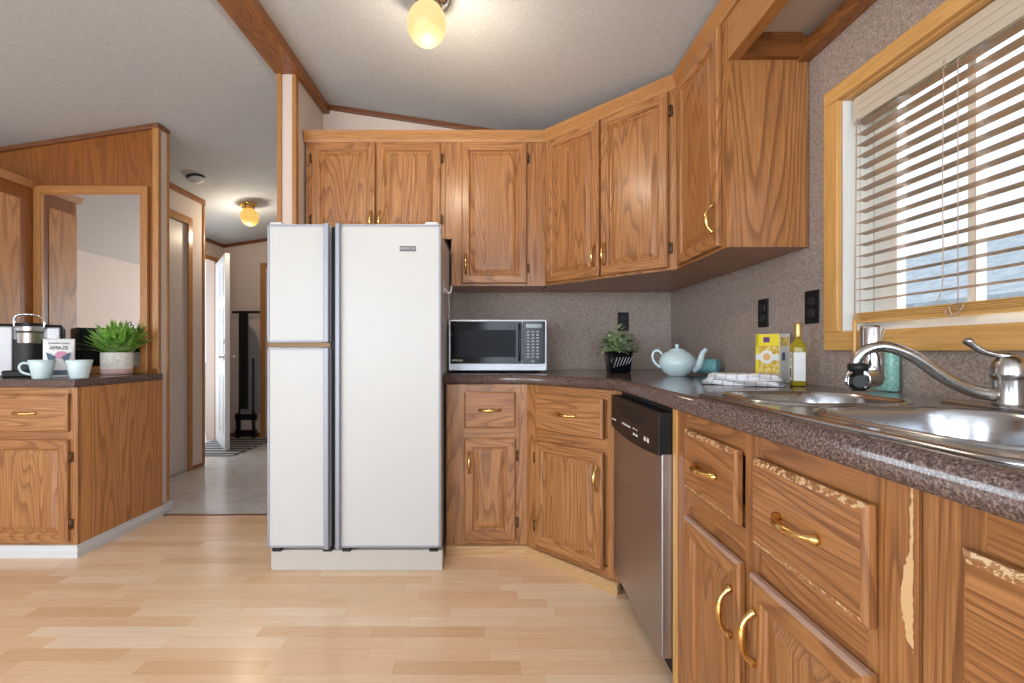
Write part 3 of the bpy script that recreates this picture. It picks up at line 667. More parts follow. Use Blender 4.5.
for yy in (1.452, 1.145, 0.83, 0.57):
    m = MB()
    for dx in (-0.022, 0.022): m.tube([(dx, yy-1, 1.83), (dx, yy-1, 1.14)], 0.0011, 6)
    random.seed(int(yy*100)); 
    if yy < 1.4:
        pts = [(-0.026-0.006*random.random(), yy-1+random.uniform(-0.025, 0.025), 1.152+random.uniform(-0.018, 0.014)) for _ in range(9)]
        m.tube(spline(pts, 5), 0.0013, 6)
    m.build('ladder_cord', CORD, r)
m = MB(); m.tube([(-0.03, 0.455, 1.79), (-0.071, 0.412, 1.14)], 0.0022, 8, 0); m.tube([(-0.071, 0.412, 1.145), (-0.0715, 0.411, 1.135), (-0.076, 0.406, 1.0), (-0.076, 0.406, 0.985)], [0.003, 0.0052, 0.0052, 0.003], 10, 1)
m.build('tilt_wand', [CORD, PINEV], r)
m = MB(); m.tube(spline([(-0.028, 0.175, 1.80), (-0.03, 0.176, 1.5), (-0.03, 0.175, 1.26), (-0.026, 0.185, 1.2), (-0.026, 0.20, 1.17)], 6), 0.0012, 6); m.build('lift_cord', CORD, r)

# neighbouring building seen through the blind
r = thing('neighbour_house', 'pale blue-grey neighbouring house with a shingled roof outside the window', 'house', (9.0, 6.5, 0))
SH_ = speckle('roof_shingles', [(0.36, 0.42, 0.47), (0.45, 0.51, 0.56), (0.55, 0.60, 0.64)], 6, 0.9)
m = MB(); m.box(-2.5, 2.5, -6, 4, -0.6, 1.7); m.build('wall', mat('siding', (0.55, 0.60, 0.63), 0.7), r)
m = MB(); m.prism([(-3.0, 1.62), (0, 3.0), (3.0, 1.62), (3.0, 1.72), (0, 3.1), (-3.0, 1.72)], -6.3, 4.3, axis='y'); m.build('roof', SH_, r)
m = MB(); m.box(-1.2, -0.9, -1.0, -0.7, 2.2, 3.5); m.build('vent_pipe', mat('vent_metal', (0.5, 0.55, 0.6), 0.5), r)
struct(MB().box(1.3, 60, -40, 60, -0.7, -0.6).build('ground', mat('yard_grass', (0.2, 0.22, 0.13), 0.9)))
struct(MB().box(-60, -4.7, -40, 60, -0.7, -0.6).build('ground', mat('yard_gravel', (0.4, 0.38, 0.34), 0.9)))

# outlets
def outlet(px, x=None, y=None, rz=0, z=1.2, label='', n=1):
    r = thing('wall_outlet', label, 'outlet', (x, y, z), rz)
    MB().box(-0.036, 0.036, -0.006, 0, -0.06, 0.06).build('cover_plate', BLACK, r, bevel=0.003)
    m = MB()
    for zz in (-0.022, 0.022): m.box(-0.017, 0.017, -0.0085, -0.005, zz-0.014, zz+0.014)
    m.build('socket', DGREY, r, bevel=0.003)
    m = MB(); m.lathe([(0, 0), (0.003, 0), (0.003, 0.002), (0, 0.002)], M=Matrix.Translation((0, -0.006, 0)) @ Matrix.Rotation(pi/2, 4, 'X'), seg=8); m.build('screw', DGREY, r)
outlet(0, 0.833, YW, 0, 1.235, 'black wall outlet on the speckled wall behind the small potted plant')
outlet(0, XW, 1.937, R90, 1.207, 'black wall plate above the yellow food box, midway along the wall')
outlet(0, XW, 1.64, R90, 1.205, 'black wall outlet right beside the window casing')

# ------------------------------------------------------------------ refrigerator
r = thing('refrigerator', 'off-white three-door refrigerator with silver trim handles down its middle', 'refrigerator', (-0.665, 2.13, 0))
cx = -0.665
MB().box(-1.07-cx, -0.268-cx, 0.065, 0.78, 0.02, 1.632).build('body', FRW, r, bevel=0.006)
def fdoor(xa, xb, za, zb, side):
    m = MB(); m.box(xa-cx, xb-cx, 0.0, 0.055, za, zb); o = m.build('door', FRW, r, bevel=0.005, seg=3)
    m = MB(); t = 0.007; a, b = xa-cx+0.004, xb-cx-0.004
    for q in ((a, b, zb-0.004-t, zb-0.004), (a, b, za+0.004, za+0.004+t), (a, a+t, za+0.004, zb-0.004), (b-t, b, za+0.004, zb-0.004)): m.box(q[0], q[1], -0.004, 0.001, q[2], q[3])
    m.build('edge_trim', ALU, o, bevel=0.001)
    m = MB(); hx = (b-0.020, b+0.004) if side == 'r' else (a-0.004, a+0.018)
    m.box(hx[0], hx[1], -0.022, 0.0, za, zb); m.build('handle', ALU, o, bevel=0.005, seg=3)
    return o
fdoor(-1.067, -0.772, 1.085, 1.64, 'r'); fdoor(-1.067, -0.772, 0.123, 1.062, 'r'); dr = fdoor(-0.742, -0.253, 0.123, 1.64, 'l')
m = MB(); m.box(-0.7765-cx, -0.737-cx, 0.02, 0.06, 0.13, 1.63); m.build('door_gap', BLACK, r)
m = MB(); m.box(-1.066-cx, -0.250-cx, 0.035, 0.075, 0.0, 0.098); m.build('base_grille', mat('grille_cream', (0.50, 0.455, 0.41), 0.45), r, bevel=0.004)
for x in (-1.03, -0.79, -0.70, -0.29):
    MB().box(x-cx-0.02, x-cx+0.02, 0.012, 0.05, 0.1, 0.124).build('hinge', BLACK, r, bevel=0.002)
for x in (-1.03, -0.30): MB().box(x-cx-0.03, x-cx+0.03, 0.01, 0.11, 1.6405, 1.652).build('hinge_cover', WHITE, r, bevel=0.004)
m = MB(); m.box(-1.065-cx, -0.775-cx, 0.01, 0.05, 1.064, 1.083); m.build('centre_hinge', BRONZE, r)
m = MB(); m.box(-0.446-cx, -0.370-cx, -0.003, 0.0, 1.512, 1.536); bd = m.build('badge', mat('badge_grey', (0.10, 0.10, 0.10), 0.4), r, bevel=0.001)
text_mesh('badge_lettering', 'KENMORE', 0.0155, (-0.408-cx, -0.0035, 1.524), RXF, CHROME, bd)
# hook on the fridge side
r = thing('adhesive_hook', 'small white plastic hook on the refrigerator side with a thin cord hanging', 'hook', (-0.267, 2.38, 1.37)); r.scale = (1.0, 1.3, 1.2)
m = MB(); m.box(0, 0.004, -0.02, 0.02, -0.025, 0.035); m.tube(spline([(0.004, 0, 0.0), (0.022, 0, -0.018), (0.036, 0, -0.012), (0.040, 0, 0.012)], 4), 0.005, 8); m.build('hook', WHITE, r, bevel=0.001)
m = MB(); m.tube(spline([(0.022, 0.003, -0.018), (0.026, 0.004, -0.06), (0.026, 0.02, -0.16), (0.026, 0.10, -0.20)], 5), 0.0014, 6); m.build('cord', WHITE, r)

# microwave
r = thing('microwave_oven', 'silver and black microwave oven on the brown counter beside the refrigerator', 'microwave', (0.015, 2.52, 0.926))
mw = 0.272
MB().box(-mw, mw, 0.012, 0.37, 0.012, 0.292).build('housing', mat('microwave_silver', (0.52, 0.53, 0.56), 0.3, 0.7), r, bevel=0.004)
ff = MB().box(-mw, mw, 0.0, 0.014, 0.010, 0.292).build('front_frame', mat('microwave_frame', (0.45, 0.46, 0.50), 0.4, 0.5), r, bevel=0.003)
d = MB().box(-mw+0.010, 0.135, -0.006, 0.002, 0.048, 0.283).build('door', BLACKG, r, bevel=0.003)
MB().box(-mw+0.05, 0.10, -0.0072, -0.004, 0.085, 0.235).build('window', mat('microwave_window', (0.007, 0.008, 0.013), 0.3, 0.0, Specular_IOR_Level=0.08), d)
m = MB(); m.tube(spline([(0.120, -0.006, 0.065), (0.120, -0.026, 0.075), (0.120, -0.028, 0.165), (0.120, -0.026, 0.255), (0.120, -0.006, 0.265)], 4), 0.006, 10); m.build('handle', BLACKG, d)
cp = MB().box(0.137, mw-0.010, -0.006, 0.002, 0.048, 0.283).build('control_panel', BLACKG, r, bevel=0.003)
BTN = mat('button_grey', (0.30, 0.30, 0.32), 0.4)
for i in range(3):
    for j in range(9):
        x, z = 0.168+0.026*i, 0.225-0.0175*j
        MB().box(x-0.0065, x+0.0065, -0.0072, -0.005, z-0.004, z+0.004).build('button', BTN, cp)
MB().box(0.186, 0.202, -0.0072, -0.005, 0.057, 0.065).build('button', BTN, cp)
MB().box(0.155, 0.245, -0.0072, -0.005, 0.247, 0.268).build('display', mat('display_dark', (0.01, 0.015, 0.02), 0.1), cp)
text_mesh('logo', 'AMANA', 0.017, (-mw+0.05, -0.0075, 0.066), RXF, LEGEND, d)
for x in (-0.23, 0.23):
    for y in (0.04, 0.33): m = MB(); m.lathe([(0.012, 0), (0.012, 0.013)], c=(x, y, 0), seg=10); m.build('foot', BLACK, r)

# small plant in black pot
def leaf(m, base, dirv, L, W, droop, mi=0, n=5):
    d = Vector(dirv).normalized(); side = d.cross(Vector((0, 0, 1)))
    if side.length < 1e-3: side = Vector((1, 0, 0))
    side.normalize(); pts = []; p = Vector(base)
    for i in range(n+1):
        t = i/n; wv = W*(sin(pi*min(1, t*0.93+0.07))**0.8)*0.5
        pts.append((p-side*wv, p+side*wv)); d = (d+Vector((0, 0, -droop/n))).normalized(); p = p+d*L/n
    V = [(m.bm.verts.new(a), m.bm.verts.new(b)) for a, b in pts]
    for a, b in zip(V, V[1:]):
        f = m.bm.faces.new((a[0], a[1], b[1], b[0])); f.smooth = True; f.material_index = mi
def green(name, cols, scale=18):
    m = speckle(name, cols, scale, 0.45, 0.0); m.node_tree.nodes['Principled BSDF'].inputs['Subsurface Weight'].default_value = 0.0; return m
G1 = green('grey_green_leaf', [(0.08, 0.17, 0.05), (0.32, 0.46, 0.20), (0.66, 0.74, 0.46)], 60)
G2 = green('fern_green_leaf', [(0.07, 0.20, 0.02), (0.19, 0.42, 0.06), (0.40, 0.62, 0.14)], 22)
random.seed(11)
r = thing('potted_plant', 'small leafy green plant in a glossy black square pot in the counter corner', 'plant', (0.682, 2.52, 0.926))
m = MB(); m.loops([[Vector((p[0], p[1], z)) for p in rrect(-s_, s_, -s_, s_, 0.014)] for s_, z in ((0.052, 0.0), (0.056, 0.006), (0.066, 0.115), (0.063, 0.118), (0.058, 0.11), (0.055, 0.10))]); pt = m.build('pot', BLACKG, r)
m = MB(); 
for k in range(6): m.tube([(-0.04+0.016*k, -0.063, 0.03+0.004*k), (-0.022+0.016*k, -0.066, 0.085)], 0.0012, 5)
m.build('painted_stroke', LEGEND, pt)
m = MB()
for k in range(420):
    th = random.uniform(0, 2*pi); ph = random.uniform(0.0, 1.0); R = 0.100*random.uniform(0.45, 1.0)
    p = Vector((cos(th)*sqrt(1-(ph*0.98)**2)*R, sin(th)*sqrt(1-(ph*0.98)**2)*R, 0.125+ph*R*1.35-0.01))
    leaf(m, p, (cos(th)+random.uniform(-.5, .5), sin(th)+random.uniform(-.5, .5), random.uniform(-0.2, 0.9)), random.uniform(0.03, 0.05), 0.022, 0.6, n=3)
for k in range(16):
    th = random.uniform(0, 2*pi); m.tube([(0, 0, 0.09), (cos(th)*0.03, sin(th)*0.03, 0.15), (cos(th)*0.065, sin(th)*0.065, 0.21)], 0.0018, 5)
m.build('foliage', G1, r, recalc=False)

# teapot
r = thing('teapot', 'pale blue ceramic teapot with a curved spout on the counter', 'teapot', (0.880, 2.20, 0.926), radians(-14)); r.scale = (0.77, 0.77, 0.88)
TR = 1.02
m = MB(); m.lathe([(0.0, 0), (0.055, 0), (0.058, 0.004), (0.085, 0.022), (0.106, 0.055), (0.108, 0.078), (0.098, 0.104), (0.078, 0.124), (0.052, 0.136), (0.048, 0.138), (0.047, 0.139)], seg=40); m.build('body', MUGM, r)
m = MB(); m.lathe([(0.047, 0.1385), (0.044, 0.143), (0.025, 0.149), (0.010, 0.152), (0.008, 0.157), (0.013, 0.163), (0.013, 0.169), (0.007, 0.174), (0.0, 0.175)], seg=28); m.build('lid', MUGM, r)
m = MB(); P = spline([(0.085, 0, 0.040), (0.118, 0, 0.052), (0.136, 0, 0.085), (0.150, 0, 0.125), (0.172, 0, 0.146)], 6); n = len(P); m.tube(P, [0.030-0.021*i/(n-1) for i in range(n)], 16); m.build('spout', MUGM, r)
m = MB(); m.tube(spline([(-0.098, 0, 0.045), (-0.128, 0, 0.066), (-0.146, 0, 0.100), (-0.138, 0, 0.130), (-0.112, 0, 0.138), (-0.088, 0, 0.118)], 6), 0.0075, 12); m.build('handle', MUGM, r)

# rolled teal towel
TEAL = speckle('teal_cloth', [(0.10, 0.34, 0.38), (0.17, 0.44, 0.48), (0.28, 0.56, 0.58)], 90, 0.9, 0.5)
r = thing('rolled_towel', 'rolled teal cloth lying behind the teapot spout', 'towel', (1.045, 2.29, 0.927))
m = MB(); sp_ = []
for k in range(60):
    a = k*0.33; rad = 0.006+0.0016*k/1.9; sp_.append((rad*cos(a), rad*sin(a)))
ro = [(x*1.0, z+0.0) for x, z in sp_]; thick = 0.0042
rings = []
for (xa, za), (xb, zb) in zip(ro, ro[1:]): pass
outp = [(x*(1+0.006/max(0.01, sqrt(x*x+z*z))), z*(1+0.006/max(0.01, sqrt(x*x+z*z)))) for x, z in ro]
prof2 = ro + outp[::-1]
Mx = Matrix.Translation((0, 0, 0.044)) @ Matrix.Rotation(radians(-42), 4, 'Z') @ Matrix.Diagonal((0.86, 0.72, 0.72, 1))
m.loops([[Mx @ Vector((yy, x, z)) for x, z in prof2] for yy in (-0.085, -0.04, 0.0, 0.04, 0.085)], smooth=True, cap0=True, cap1=True)
o = m.build('cloth_roll', TEAL, r)
MB().tube([(Mx @ Vector((-0.083, 0, 0))), (Mx @ Vector((0.083, 0, 0)))], 0.030, 20).build('roll_core', TEAL, r)

# folded striped cloths
CL = mat('striped_cloth', (0.72, 0.70, 0.72), 0.9); g = N(CL)
v = g.co((1, 1, 1)); wv = g.n('ShaderNodeTexWave', bands_direction='X'); g.l(v, wv.inputs['Vector']); wv.inputs['Scale'].default_value = 9; wv.inputs['Distortion'].default_value = 0.6
g.l(g.ramp(wv.outputs['Fac'], [(0.0, (0.86, 0.85, 0.87)), (0.90, (0.86, 0.85, 0.87)), (0.96, (0.60, 0.59, 0.66))]), g.b.inputs['Base Color'])
def cloth(loc, w_, d_, h_, rz, label, seed):
    random.seed(seed); m = MB(); nx, ny = 26, 12; L_ = 3; ph = random.uniform(0, 6)
    def zf(u, v_, k): return 0.0016*sin(u*9+ph+k)+0.0012*sin(v_*7+ph)
    for k in range(L_):
        z0 = k*h_/L_; V = []
        ring_top = []
        rows = []
        for j in range(ny+1):
            row = []
            for i in range(nx+1):
                u, v_ = i/nx, j/ny; e = min(u, 1-u, v_, 1-v_); 
                x = (u-0.5)*w_*(1-0.03*k)+0.003*sin(v_*11+ph+k); y = (v_-0.5)*d_*(1-0.04*k)+0.003*sin(u*13+ph+k)
                t = h_/L_*min(1, (e*12))**0.5
                row.append((x, y, z0+t*0.95+max(0.0, zf(u, v_, k))))
            rows.append(row)
        top = [[m.bm.verts.new(p) for p in row] for row in rows]; bot = [[m.bm.verts.new((p[0], p[1], z0)) for p in row] for row in rows]
        for j in range(ny):
            for i in range(nx):
                for G_ in (top, bot):
                    f = m.bm.faces.new((G_[j][i], G_[j][i+1], G_[j+1][i+1], G_[j+1][i])); f.smooth = True
    o = m.build('folded_cloth', CL); o.location = loc; o.rotation_euler = (0, 0, rz)
    return tag(o, label, 'cloth', None)
cloth((0.905, 1.66, 0.926), 0.26, 0.17, 0.016, radians(-38), 'white striped cloth folded flat, lower of the two beside the sink', 1)
cloth((0.908, 1.66, 0.9440), 0.24, 0.15, 0.020, radians(-33), 'white striped cloth folded on top of the other cloth beside the sink', 2)

# food box
YB = speckle('box_food_print', [(0.48, 0.27, 0.03), (0.70, 0.50, 0.08), (0.80, 0.68, 0.35)], 55, 0.4)
r = thing('food_box', 'yellow and white food carton standing against the wall behind the bottle', 'box', (1.02, 1.78, 0.926), radians(-68)); r.scale = (1.15, 0.95, 1.0)
bh = 0.185
MB().box(0.0, 0.085, 0.0, 0.06, 0, bh).build('carton', mat('carton_white', (0.76, 0.76, 0.72), 0.4), r, bevel=0.001)
m = MB(); m.box(0.001, 0.084, -0.0012, 0, 0.002, bh-0.001, 0)
m.build('front_print', YB, r)
m = MB(); m.box(0.001, 0.084, -0.002, -0.001, bh-0.045, bh-0.001); m.box(0.001, 0.012, -0.002, -0.001, 0.002, bh); m.box(0.001, 0.084, -0.002, -0.001, 0.002, 0.03); m.build('yellow_band', mat('carton_yellow', (0.80, 0.66, 0.04), 0.35), r)
m = MB(); m.box(0.002, 0.084, -0.0026, -0.0018, 0.085, 0.108); pts = [(0.042+0.024*cos(a), 0.098+0.026*sin(a)) for a in [2*pi*k/20 for k in range(20)]]; m.prism(pts, -0.0032, -0.0024, axis='y'); m.build('label_band', LEGEND, r)
m = MB(); pts = [(0.042+0.013*cos(a), 0.098+0.014*sin(a)) for a in [2*pi*k/16 for k in range(16)]]; m.prism(pts, -0.0038, -0.003, axis='y'); m.build('round_emblem', mat('emblem_orange', (0.75, 0.42, 0.16), 0.5), r)
m = MB(); m.box(0.0852, 0.0862, 0.012, 0.030, 0.085, 0.115); m.build('side_print', mat('side_print_blue', (0.10, 0.14, 0.22), 0.5), r)
m = MB(); m.box(0.0852, 0.0862, 0.004, 0.056, 0.140, 0.172); m.build('side_picture', YB, r)
MB().box(0.030, 0.052, -0.003, -0.0018, bh-0.032, bh-0.012).build('brand_mark', mat('mark_purple', (0.12, 0.05, 0.22), 0.5), r)

# oil bottle
r = thing('oil_bottle', 'clear green-gold bottle of olive oil with a gold cap', 'bottle', (1.055, 1.585, 0.926), radians(-20)); r.scale = (0.80, 0.80, 0.98)
OIL = mat('olive_oil_glass', (0.55, 0.42, 0.03), 0.05, 0.0, Transmission_Weight=0.55, IOR=1.3)
s0 = 0.026
m = MB(); m.loops([[Vector((p[0], p[1], z)) for p in rrect(-s_, s_, -s_, s_, min(0.009, s_*0.98))] for s_, z in ((0.023, 0), (s0, 0.004), (s0, 0.135), (0.024, 0.145), (0.014, 0.160), (0.011, 0.172), (0.011, 0.180))]); m.build('glass_body', OIL, r)
m = MB(); m.lathe([(0.0, 0.222), (0.0125, 0.222), (0.0138, 0.218), (0.0138, 0.175), (0.012, 0.168), (0.0, 0.168)], seg=20); m.build('cap', mat('cap_gold', (0.62, 0.42, 0.15), 0.3, 0.8), r)
m = MB(); m.box(-0.027, -0.0262, -0.022, 0.022, 0.018, 0.118); m.box(-0.022, 0.022, -0.027, -0.0262, 0.018, 0.118); lb = m.build('label_paper', LEGEND, r)
m = MB(); m.box(-0.0278, -0.0268, -0.010, 0.010, 0.03, 0.062); m.box(-0.0278, -0.0268, -0.003, 0.003, 0.10, 0.114); m.prism([(-0.009, 0.098), (0.009, 0.098), (0, 0.116)], -0.0276, -0.0268, axis='x'); m.build('label_mark', mat('label_dark', (0.04, 0.05, 0.03), 0.5), lb)
m = MB(); m.box(-0.0276, -0.0267, -0.013, 0.013, 0.070, 0.09); m.build('label_figure', mat('label_green', (0.40, 0.55, 0.30), 0.5), lb)

# ------------------------------------------------------------------ left coffee counter
LZ = 0.902
r = thing('base_cabinet', 'oak base cabinet under the coffee counter with a broad wood side panel', 'cabinet', (-2.12, 2.31, 0))
MB().box(-1.1, 0, 0.019, 0.588, 0.055, LZ-0.042).build('body', OLIT, r)
frame(r, [(-0.046, 0.0, 0.055, LZ-0.042, 'v'), (-0.50, -0.44, 0.055, LZ-0.042, 'v'), (-1.1, -1.04, 0.055, LZ-0.042, 'v')] + [(a, b, z0, z1, 'h') for a, b in ((-0.44, -0.046), (-1.04, -0.50)) for z0, z1 in ((0.825, LZ-0.042), (0.59, 0.645), (0.055, 0.09))])
for a, b, h_ in ((-0.455, -0.036, 'l'), (-1.0, -0.49, 'r')):
    drawer(r, a, b, 0.637, 0.828); door(r, a, b, 0.079, 0.597, h_, 'r' if h_ == 'l' else 'l')
m = MB(); sweep(m, [(-2.085, 2.895), (-2.085, 2.285), (-3.25, 2.285)], [(0.0, LZ-0.041), (-0.004, LZ-0.03), (-0.004, LZ-0.012), (0.0, LZ-0.002), (0.012, LZ)][::1])
m = MB(); m.box(-3.25, -2.112, 2.285, 2.898, LZ-0.041, LZ)
tag(m.build('countertop', COUNTER, bevel=0.008, seg=3), 'dark brown laminate counter holding the coffee machine and cups', 'countertop')
# left wall cupboard beside the mirror
r = thing('hutch_cabinet', 'tall oak cabinet standing on the coffee counter, its side next to the mirror', 'cabinet', (-2.925, 2.60, 0))
MB().box(-0.9, 0, 0.019, 0.296, LZ+0.002, 2.08).build('body', OPAN, r)
MB().box(0.0, 0.004, 0.0, 0.20, LZ+0.03, 1.985).build('side_panel', OLIT, r, bevel=0.0015)
frame(r, [(-0.06, 0.0, LZ+0.002, 2.08, 'v'), (-0.9, -0.84, LZ+0.002, 2.08, 'v'), (-0.84, -0.06, 2.02, 2.08, 'h'), (-0.84, -0.06, LZ+0.002, 0.95, 'h')])
door(r, -0.46, -0.045, 0.94, 2.045, 'l', 'r'); door(r, -0.88, -0.47, 0.94, 2.045, 'r', 'l')
m = MB(); sweep(m, [(0.0, 0.296), (0, 0), (-0.9, 0)], [(0.0, 2.07), (-0.012, 2.07), (-0.024, 2.10), (-0.030, 2.115), (0.0, 2.115)]); m.build('crown', TRIMX, r)
# wall mirror
r = thing('wall_mirror', 'oak-framed mirror on the wood partition behind the fern', 'mirror', (-2.56, 2.898, LZ+0.001))
m = MB(); a, b, t = -0.362, 0.360, 0.042; top = 1.185
for q, mi in (((a, a+t, 0, top), 0), ((b-t, b, 0, top), 0), ((a+t, b-t, top-t, top), 1), ((a+t, b-t, 0, t*0.8), 1)): m.box(q[0], q[1], -0.022, 0, q[2], q[3], mi)
for q, mi in (((a+t, a+t+0.01, t*0.8, top-t), 0), ((b-t-0.01, b-t, t*0.8, top-t), 0), ((a+t, b-t, top-t-0.01, top-t), 1), ((a+t, b-t, t*0.8, t*0.8+0.01), 1)): m.box(q[0], q[1], -0.014, 0, q[2], q[3], mi)
m.build('mirror_frame', [TRIMV, TRIMX], r, bevel=0.003)
MB().box(a+t, b-t, -0.008, -0.001, t*0.8, top-t).build('mirror_glass', MIRROR, r)

# coffee machine
r = thing('coffee_maker', 'black and grey single-serve coffee maker with a raised loop handle', 'coffee maker', (-2.605, 2.545, LZ+0.001), radians(41)); r.scale = (0.84, 1.02, 1.03)
MB().box(-0.155, 0.155, 0.06, 0.26, 0.0, 0.272).build('housing', LGREY, r, bevel=0.010, seg=3)
MB().box(-0.155, -0.078, 0.02, 0.10, 0.0, 0.270).build('water_tank', LGREY, r, bevel=0.008, seg=3)
MB().box(0.082, 0.148, 0.02, 0.10, 0.0, 0.270).build('side_shell', LGREY, r, bevel=0.008, seg=3)
MB().box(0.149, 0.162, 0.05, 0.262, 0.005, 0.275).build('rear_shell', BLACK, r, bevel=0.004)
MB().box(-0.155, 0.157, 0.262, 0.285, 0.005, 0.285).build('back_cover', BLACK, r, bevel=0.004)
MB().box(-0.157, 0.157, 0.03, 0.262, 0.272, 0.284).build('top_cover', BLACK, r, bevel=0.006)
m = MB(); pts = [(-0.075, 0.07)]+[(-0.075+0.15*k/10, 0.02-0.028*sin(pi*k/10)) for k in range(11)]+[(0.075, 0.07)]
m.prism(pts, 0.035, 0.20); m.build('column', BLACK, r)
def arc(y, bulge, hw): return [(-hw, 0.09)]+[(-hw+2*hw*k/14, y-bulge*sin(pi*k/14)) for k in range(15)]+[(hw, 0.09)]
m = MB(); m.prism(arc(0.02, 0.050, 0.066), 0.178, 0.238); m.build('brew_head', mat('brushed_head', (0.5, 0.48, 0.44), 0.3, 0.9), r, bevel=0.004)
m = MB(); m.prism(arc(0.02, 0.052, 0.070), 0.243, 0.272); m.build('upper_band', mat('silver_band', (0.62, 0.62, 0.65), 0.3, 0.9), r, bevel=0.004)
m = MB(); m.prism(arc(0.022, 0.048, 0.066), 0.238, 0.243); m.prism(arc(0.022, 0.045, 0.066), 0.272, 0.290); m.build('lid', BLACK, r, bevel=0.003)
m = MB(); m.tube(spline([(-0.068, 0.0, 0.262), (-0.070, -0.002, 0.305), (-0.052, -0.008, 0.330), (0.0, -0.014, 0.335), (0.045, -0.010, 0.328), (0.068, -0.002, 0.30), (0.070, 0.0, 0.262)], 5), 0.006, 10); m.build('loop_handle', CHROME, r)
MB().box(-0.12, 0.09, -0.055, 0.03, 0.0, 0.034).build('drip_tray', BLACK, r, bevel=0.006)

# coffee bag
r = thing('coffee_bag', 'white printed coffee pouch standing behind the two cups', 'bag', (-2.37, 2.475, LZ+0.001), radians(36)); r.scale = (0.82, 0.9, 1.0)
m = MB(); rings = []
for z, w_, d_ in ((0, 0.070, 0.024), (0.01, 0.074, 0.026), (0.08, 0.076, 0.022), (0.15, 0.077, 0.014), (0.19, 0.078, 0.005), (0.208, 0.078, 0.002)):
    rings.append([Vector((w_*cos(a)*min(1, abs(1.0/max(abs(cos(a)), 1e-3)))*0+w_*max(-1, min(1, 1.25*cos(a))), d_*sin(a)+0.0, z)) for a in [2*pi*k/24 for k in range(24)]])
m.loops(rings); m.build('pouch', mat('pouch_white', (0.78, 0.77, 0.78), 0.35), r)
RT = Matrix.Rotation(pi/2-0.10, 3, 'X')
text_mesh('small_lettering', 'FLAVORED COFFEE', 0.012, (0, -0.0095, 0.183), RT, DGREY, r)
text_mesh('large_lettering', 'AMAZE', 0.028, (0, -0.0170, 0.158), RT, DGREY, r)
m = MB(); y_ = -0.0255
for xs in (-1, 1): m.prism([(xs*0.060, 0.135), (xs*0.012, 0.110), (xs*0.028, 0.085), (xs*0.050, 0.095)], y_-0.001, y_+0.004, axis='y')
m.prism([(-0.045, 0.012), (0.045, 0.012), (0.040, 0.038), (-0.040, 0.038)], -0.028, -0.023, axis='y'); m.build('dark_print', mat('print_blue_grey', (0.06, 0.10, 0.15), 0.5), r)
m = MB(); m.prism([(0.012+0.03*cos(2*pi*k/14), 0.118+0.022*sin(2*pi*k/14)) for k in range(14)], -0.0255, -0.016, axis='y'); m.build('pink_print', mat('print_pink', (0.62, 0.25, 0.36), 0.5), r)

# mugs
def mug(loc, rz, label, s=1.0):
    r = thing('mug', label, 'mug', loc, rz)
    r.scale = (0.87, 0.87, 0.98)
    m = MB(); m.lathe([(0.0, 0), (0.040, 0), (0.043, 0.003), (0.052, 0.05), (0.062, 0.096), (0.060, 0.098), (0.058, 0.095), (0.048, 0.05), (0.038, 0.006), (0.0, 0.005)], seg=36); m.build('cup', MUGM, r)
    m = MB(); m.tube(spline([(-0.054, 0, 0.080), (-0.080, 0, 0.082), (-0.094, 0, 0.062), (-0.082, 0, 0.036), (-0.046, 0, 0.020)], 5), 0.0062, 10); m.build('handle', MUGM, r)
    return r
mug((-2.335, 2.345, LZ+0.001), radians(40), 'pale blue mug in front of the coffee maker, handle turned outward')
mug((-2.155, 2.36, LZ+0.001), radians(-47), 'pale blue mug beside the fern, handle hidden behind it')
# fern
random.seed(5)
r = thing('potted_fern', 'bright green fern in a white and pink pot before the mirror', 'plant', (-2.305, 2.775, LZ+0.001)); r.scale = (0.86, 0.86, 1.0)
POT = speckle('mottled_white', [(0.62, 0.57, 0.52), (0.74, 0.70, 0.66), (0.82, 0.80, 0.76)], 45, 0.4)
m = MB(); m.lathe([(0.0, 0), (0.084, 0), (0.089, 0.004), (0.091, 0.034)], seg=36, mi=1)
m.lathe([(0.091, 0.034), (0.093, 0.13), (0.091, 0.133), (0.087, 0.13), (0.084, 0.115), (0.0, 0.115)], seg=36, mi=0); m.build('pot', [POT, mat('pot_pink', (0.62, 0.42, 0.38), 0.6)], r)
m = MB()
for k in range(105):
    th = random.uniform(0, 2*pi); el = random.uniform(0.45, 1.5); L_ = random.uniform(0.17, 0.25)+0.03*random.random()*(el < 0.9)
    dy = sin(th)*cos(el)
    if dy > 0: dy *= 0.25
    leaf(m, (0.05*cos(th)*random.random(), 0.04*sin(th)*random.random(), 0.11), (cos(th)*cos(el)*1.15, dy, sin(el)), L_, random.uniform(0.032, 0.050), random.uniform(0.2, 0.8)*(0.5 if dy > 0 else 1), n=8)
m.build('frond', G2, r, recalc=False)['kind'] = 'stuff'

# ------------------------------------------------------------------ ceiling fixtures
def lamp(x, y, zc, label, globe, R, tilt, gm):
    r = thing('ceiling_lamp', label, 'lamp', (x, y, zc)); r.rotation_euler = (0, tilt, 0)
    m = MB(); m.lathe([(0.0, 0.002), (R*0.92, 0.002), (R*0.95, -0.006), (R*0.90, -0.020), (R*0.74, -0.030), (R*0.66, -0.046), (R*0.60, -0.056), (0.0, -0.056)], seg=32); m.build('canopy', globe, r)
    m = MB(); m.lathe([(R*0.50, -0.050), (R*0.56, -0.062)]+[(R*sin(a), -0.050-R*0.95+R*cos(a)*1.08) for a in [0.72+(pi-0.72)*k/14 for k in range(14)]]+[(0.001, -0.050-R*2.03)], seg=32)
    m.build('globe', gm, r)
    return r
lx, ly = -0.262, 1.875
lamp(lx, ly, zr(lx), 'round glowing globe ceiling lamp over the kitchen floor', CHROME, 0.080, math.atan(0.15), GLOBE)
